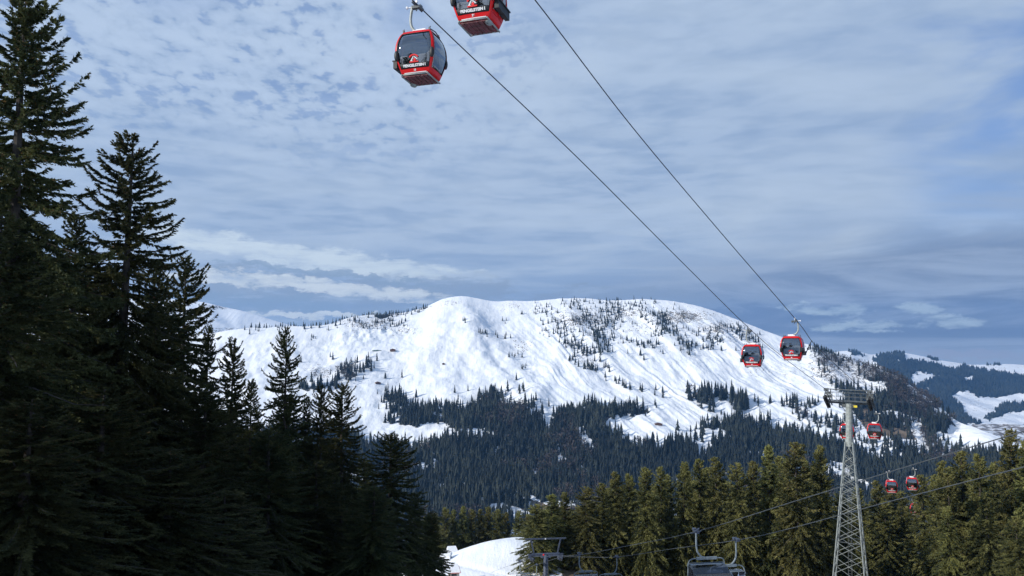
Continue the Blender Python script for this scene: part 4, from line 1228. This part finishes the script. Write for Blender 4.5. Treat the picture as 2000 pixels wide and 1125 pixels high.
for q in (0, .10, .45):
    b = MB(); pts = [(-.02, q, -.1), (-.25, q, .45), (-.52, q - .05, 1.05), (-.66, q - .05, 1.28)]
    for p0, p1 in zip(pts[:-1], pts[1:]): b.bar(p0, p1, .12, .03)
    b.box((-.28, q, .5), (.12, .10, .20)); b.build('ski', M['black'], sk)

# ------------------------------------------------------------------ lattice tower
tw = at(1658, 782, 103.0)
TX, TY, TZ = tw
ground_t = gz(TX, TY)
LEAN = R(1.6)
te = empty('lattice_tower', (TX - (TZ - ground_t) * math.tan(LEAN), TY, ground_t - .5), 'tall grey steel lattice tower tapering to a tube mast with a sheave crossarm', 'tower', None, R(-30))
te.rotation_euler = (Matrix.Rotation(LEAN, 3, 'Y') @ Matrix.Rotation(R(-30), 3, 'Z')).to_euler()
Ht = TZ - (ground_t - .5)
def px2h(py): return at(1658, py, 103.0).z - (ground_t - .5)
zt, zn = px2h(786), px2h(862)
def halfw(z): return float(np.interp(z, [0, zn], [2.35, .46]))
b = MB()
lat = []
for sx_ in (-1, 1):
    for sy_ in (-1, 1):
        lb = MB(); lb.bar((sx_ * halfw(0), sy_ * halfw(0), 0), (sx_ * .46, sy_ * .46, zn), .14); lb.build('leg', M['zinc'], te)
z = 0.0; levels = [0.0]
while z < zn - .9:
    z += max(1.0, halfw(z) * 1.15); levels.append(min(z, zn))
levels[-1] = zn
for z0, z1 in zip(levels[:-1], levels[1:]):
    w0, w1 = halfw(z0), halfw(z1)
    cs0 = [(-w0, -w0), (w0, -w0), (w0, w0), (-w0, w0)]; cs1 = [(-w1, -w1), (w1, -w1), (w1, w1), (-w1, w1)]
    for k in range(4):
        a_, c_ = cs0[k], cs0[(k + 1) % 4]; d_, f_ = cs1[k], cs1[(k + 1) % 4]
        b.bar((*a_, z0), (*f_, z1), .065, .045); b.bar((*c_, z0 + .02), (*d_, z1), .065, .045)
b.build('bracing', M['zinc'], te)
b = MB()
for lev in levels[::4]:
    w0 = halfw(lev)
    for k in range(4):
        cs = [(-w0, -w0), (w0, -w0), (w0, w0), (-w0, w0)]; b.bar((*cs[k], lev + .05), (*cs[(k + 1) % 4], lev + .05), .12, .06)
b.build('cross_ring', M['zincd'], te)
b = MB()
for s_ in (-.22, .22): b.bar((s_, -.1, .5), (s_, -.1, zn + 2.5), .05)
for k in range(int(zn / .4)): b.bar((-.22, -.1, .6 + k * .4), (.22, -.1, .6 + k * .4), .035)
b.build('ladder', M['zincd'], te)
b = MB(); b.tube([(0, 0, zn - .3), (0, 0, zt)], .46, 14); b.tube([(0, 0, zn - .6), (0, 0, zn + .3)], .56, 14); b.tube([(0, 0, zt - .7), (0, 0, zt)], .56, 14)
b.build('mast', M['zinc'], te, smooth=False)
zx = Ht
b = MB(); b.box((0, 0, zx - .35), (5.9, .45, .30)); b.box((0, 0, zx - .7), (1.7, .9, .4))
b.build('crossarm', M['zincd'], te)
b = MB(); b.box((.85, -.5, zx - .75), (.45, .1, .3)); b.build('sign_plate', M['yellow'], te)
b = MB()
for y_ in (-.75, .75):
    b.box((0, y_, zx - .08), (6.2, .6, .05))
    for k in range(9): b.bar((-3 + k * .75, y_ * 1.3, zx - .1), (-3 + k * .75, y_ * 1.3, zx + 1.05), .04)
    for z_ in (.5, 1.05): b.bar((-3.0, y_ * 1.3, zx + z_), (3.0, y_ * 1.3, zx + z_), .04)
b.build('platform_railing', M['zincd'], te)
for s_ in (-1, 1):
    b = MB(); x_ = s_ * 2.75
    b.bar((x_ - .25, -2.4, zx + .45), (x_ - .25, 2.6, zx - 1.3), .18, .3); b.bar((x_ + .3, -2.2, zx + .7), (x_ + .3, 2.4, zx - .9), .10, .2)
    for q in (-2.0, 0, 2.0): b.bar((x_ - .25, q, zx - .38 - q * .35), (x_, q, zx + .9 - q * .3), .10)
    for q in (-1.6, 0, 1.6): b.box((x_, q, zx + .9 - q * .33), (.6, .5, .4))
    tr_ = b.build('sheave_train', M['zincd'], te)
    for k in range(8):
        b = MB(); q = -2.3 + k * .66; zz = zx - .30 - q * .345
        b.tube([(x_ - .10, q, zz), (x_ + .10, q, zz)], .26, 12); b.build('sheave', M['black'], tr_)
# small lifting frame above the crossarm
b = MB()
for s_ in (-1, 1): b.bar((s_ * 2.2, 0, zx), (s_ * 2.4, 0, zx + 1.45), .12)
b.bar((-3.0, 0, zx + 1.45), (3.0, 0, zx + 1.45), .12); b.build('lifting_frame', M['zincd'], te)

# ------------------------------------------------------------------ chairlift in front of the wood
def cl_pt(side, z):
    x = (18.7 if side < 0 else 22.2) - .18 * z
    zz = np.interp(z, [0, 21.4, 25.4, 43.6, 46, 69, 90, 100, 130], ([5.2, -2.45, -3.95, -10.9, -11.8, -19.4, -25.6, -29.2, -40] if side < 0 else [5.2, -2.6, -4.1, -11.2, -12.0, -19.6, -25.6, -29.2, -40]))
    Yd = (z - zz * SP) / CP
    return Vector((x, Yd, float(zz)))
for side, lab in ((-1, 'grey rope of the chairlift, upper of the two sweeping across the tower'), (1, 'grey rope of the chairlift, lower of the two sweeping across the tower')):
    pts = catmull([cl_pt(side, z_) for z_ in (2, 12, 21.4, 32, 43.6, 56, 69, 80, 90, 100, 125)], 6)
    b = MB(); b.tube([tuple(p_) for p_ in pts], .017, 6)
    tag(b.build('chairlift_rope', M['rope_grey'], smooth=True), lab, 'cable', 'ropes of the chairlift')
def make_chair():
    """rope at origin; chair hangs in +x half"""
    e = empty('lift_chair', (0, 0, 0), 'x', 'chair')
    b = MB(); b.tube([tuple(p_) for p_ in catmull([(0, 0, .05), (0, 0, -.3), (.0, 0, -.85), (.08, 0, -1.2), (.30, 0, -1.45), (.55, 0, -1.52)], 5)], .055, 8); hg = b.build('hanger', M['chairgrey'], e, smooth=True)
    b = MB(); b.box((0, 0, .02), (.14, .7, .12)); b.bar((-.18, -.3, .05), (.30, .3, .10), .07); b.bar((-.3, 0, -.08), (.35, .1, -.02), .05); b.box((0, .25, .09), (.2, .25, .1)); b.build('grip', M['blue_steel'], hg)
    b = MB(); b.box((.62, 0, -1.55), (1.25, .14, .14)); b.build('crossbar', M['chairgrey'], e)
    b = MB()
    for s_ in (-1, 1):
        x0 = .62 + s_ * .6
        b.tube([tuple(p_) for p_ in catmull([(x0, 0, -1.55), (.62 + s_ * .92, 0, -1.58), (.62 + s_ * 1.10, .05, -1.78), (.62 + s_ * 1.12, .1, -2.4), (.62 + s_ * 1.12, .12, -3.1), (.62 + s_ * 1.1, -.3, -3.15)], 5)], .035, 6)
    b.tube([(-.5, .12, -3.1), (1.74, .12, -3.1)], .035, 6); fr_ = b.build('frame', M['chairgrey'], e, smooth=True)
    b = MB(); b.box((.62, .2, -2.75), (2.1, .10, .55)); b.build('backrest', M['seatpad'], e)
    b = MB(); b.box((.62, -.08, -3.08), (2.1, .5, .10)); b.build('seat', M['seatpad'], e)
    b = MB()
    n_ = 8; vs = []; fs = []
    prof_ = [(-.75, -3.0), (-.95, -2.6), (-.85, -2.2), (-.55, -1.93), (-.15, -1.85), (.2, -1.88)]
    for (y_, z_) in prof_:
        for x_ in (-.49, -.42, .2, 1.0, 1.66, 1.73):
            vs.append((x_, y_, z_ - (.10 if x_ in (-.49, 1.73) else 0)))
    for j in range(len(prof_) - 1):
        for k in range(5): fs.append((j * 6 + k, j * 6 + k + 1, (j + 1) * 6 + k + 1, (j + 1) * 6 + k))
    b.add(vs, fs)
    for x_ in (-.49, 1.73):
        k0 = len(b.v); b.add([(x_, y_, z_ - .1) for y_, z_ in prof_] + [(x_, .2, -2.5), (x_, -.2, -2.9)], [tuple(range(8))])
    bub = b.build('bubble', M['bubble'], e)
    b = MB(); b.tube([(-.50, .2, -2.0), (-.46, .2, -1.87), (1.70, .2, -1.87), (1.74, .2, -2.0)], .03, 6); b.tube([(-.5, -.75, -3.0), (1.74, -.75, -3.0)], .03, 6); b.build('bubble_rim', M['chairgrey'], bub)
    b = MB(); b.tube([(-.3, -.45, -3.3), (1.5, -.45, -3.3)], .03, 6); b.tube([(.62, -.1, -3.1), (.62, -.45, -3.3)], .03, 6); b.build('footrest', M['chairgrey'], e)
    return e
chair = make_chair()
CG = 'four seat chairs of the chairlift'
for k, (side, z_, lab) in enumerate([(-1, 43.6, 'bubble chair with smoked hood hanging largest at the bottom edge'), (1, 46, 'bubble chair half behind the largest chair, hanger on its far side'),
                                     (-1, 69, 'chairlift chair between lift pylon and the largest chair, nearer the pylon'), (1, 69, 'chairlift chair between the pylon and the largest chair, farther from the pylon'),
                                     (-1, 98, 'bubble chair with pale top just beyond the pylon, before the snow'), (1, 104, 'chairlift chair hanging right under the pylon sheaves')]):
    c_ = chair if k == 0 else copy_tree(chair)
    c_.location = cl_pt(side, z_)
    c_.rotation_euler = (0, 0, R(8) + (math.pi if side > 0 else 0))
    tag(c_, lab, 'lift chair', CG)
# pylon of the chairlift
pp = at(1066, 1083, 91)
gp_ = gz(pp.x, pp.y)
pe2 = empty('lift_pylon', (pp.x, pp.y, gp_ - .3), 'dark blue steel T-shaped chairlift pylon with a gantry on top', 'pylon', None, R(6))
hz = pp.z - gp_ + .3
b = MB(); b.tube([(0, 0, 0), (0, 0, hz)], [.34, .28], 16); b.build('pole', M['blue_steel'], pe2, smooth=True)
b = MB(); b.box((0, 0, hz), (4.3, .34, .30)); b.box((0, 0, hz - .25), (1.2, .36, .22)); b.build('crossarm', M['blue_steel'], pe2)
b = MB()
for s_ in (-1, 1): b.bar((s_ * 1.45, 0, hz + .1), (s_ * 1.85, 0, hz + 1.85), .12, .16)
b.build('strut', M['blue_steel'], pe2)
b = MB(); b.box((0, 0, hz + 1.9), (5.1, .16, .15)); b.build('gantry_beam', M['blue_steel'], pe2)
b = MB(); b.box((-.05, -.12, hz + 1.9), (.14, .1, .12)); b.build('lamp_housing', M['white'], pe2)
b = MB(); b.ball((-.3, -.19, hz + .02), (.10, .04, .12)); b.build('sign_plate', M['redtext'], pe2)
for s_ in (-1, 1):
    b = MB(); x_ = s_ * 1.75; b.bar((x_, -1.5, hz - .05), (x_, 1.5, hz - .75), .12, .16); b.box((x_ + s_ * .2, 0, hz - .1), (.4, .3, .5)); b.box((x_, -.6, hz - .35), (.5, .2, .2)); st_ = b.build('sheave_train', M['blue_steel'], pe2)
    for k in range(6):
        q = -1.35 + k * .54
        b = MB(); b.tube([(x_ - .08, q, hz - .55 - q * .23), (x_ + .08, q, hz - .55 - q * .23)], .19, 10); b.build('sheave', M['black'], st_)
b = MB()
for k in range(int((hz - 1) / .35)): b.bar((-.2, -.36, .5 + k * .35), (.2, -.36, .5 + k * .35), .03)
b.bar((-.2, -.36, .2), (-.2, -.36, hz - .4), .04); b.bar((.2, -.36, .2), (.2, -.36, hz - .4), .04); b.build('ladder', M['zincd'], pe2)

# ------------------------------------------------------------------ snow-covered shelters at the end of the dark row
def shelter(px, py, d, w, h, wallm, label, rot, trim):
    p_ = at(px, py, d); z0 = min(p_.z, gz(p_.x, p_.y) + .0)
    e = empty('snowy_shelter', (p_.x, p_.y, p_.z), label, 'shelter', 'snow covered shelters by the piste', R(rot))
    b = MB(); b.box((0, 0, h / 2 - 1), (w, w * .9, h + 2)); b.build('wall', wallm, e)
    b = MB(); b.box((0, -w * .455, h * .45), (w * .5, .05, h * .4)); b.build('window', M['black'], e)
    b = MB(); b.add([(-w * .6, -w * .6, h), (w * .6, -w * .6, h), (w * .5, w * .6, h + .5), (-w * .5, w * .6, h + .5), (-w * .56, -w * .5, h + .35), (w * .56, -w * .5, h + .35), (w * .42, w * .5, h + .95), (-w * .42, w * .5, h + .95)],
                    [(3, 2, 1, 0), (4, 5, 6, 7), (0, 1, 5, 4), (1, 2, 6, 5), (2, 3, 7, 6), (3, 0, 4, 7)]); b.build('roof', M['white'], e)
    b = MB(); b.bar((-w * .6, -w * .62, h - .03), (w * .6, -w * .62, h - .03), .07); b.bar((w * .62, -w * .6, h), (w * .52, w * .6, h + .5), .07); b.build('fascia', trim, e)
shelter(883, 1089, 150, 2.0, 1.1, M['hutred'], 'red shelter with a thick snow cap at the crest of the piste', 10, M['hutred'])
shelter(871, 1098, 134, 1.7, .9, M['zincd'], 'grey shelter with snow roof beside the dark spruces', -12, M['white'])
shelter(886, 1124, 118, 1.7, .7, M['hutstone'], 'beige box with snow roof and red edge at the bottom edge', 8, M['hutred'])

# ------------------------------------------------------------------ haze
m, t, o = mat('haze_air')
v = t.n('ShaderNodeVolumePrincipled')
v.inputs['Color'].default_value = (.22, .52, 1.0, 1)
v.inputs['Density'].default_value = 5.5e-5
v.inputs['Anisotropy'].default_value = .2
t.link(v.outputs[0], o.inputs['Volume'])
b = MB(); b.box((1200, 4100, -250), (21500, 9900, 1500))
hz_o = b.build('haze', m); tag(hz_o, kind='stuff')
print('objects', len(S.objects), 'lone', nl)
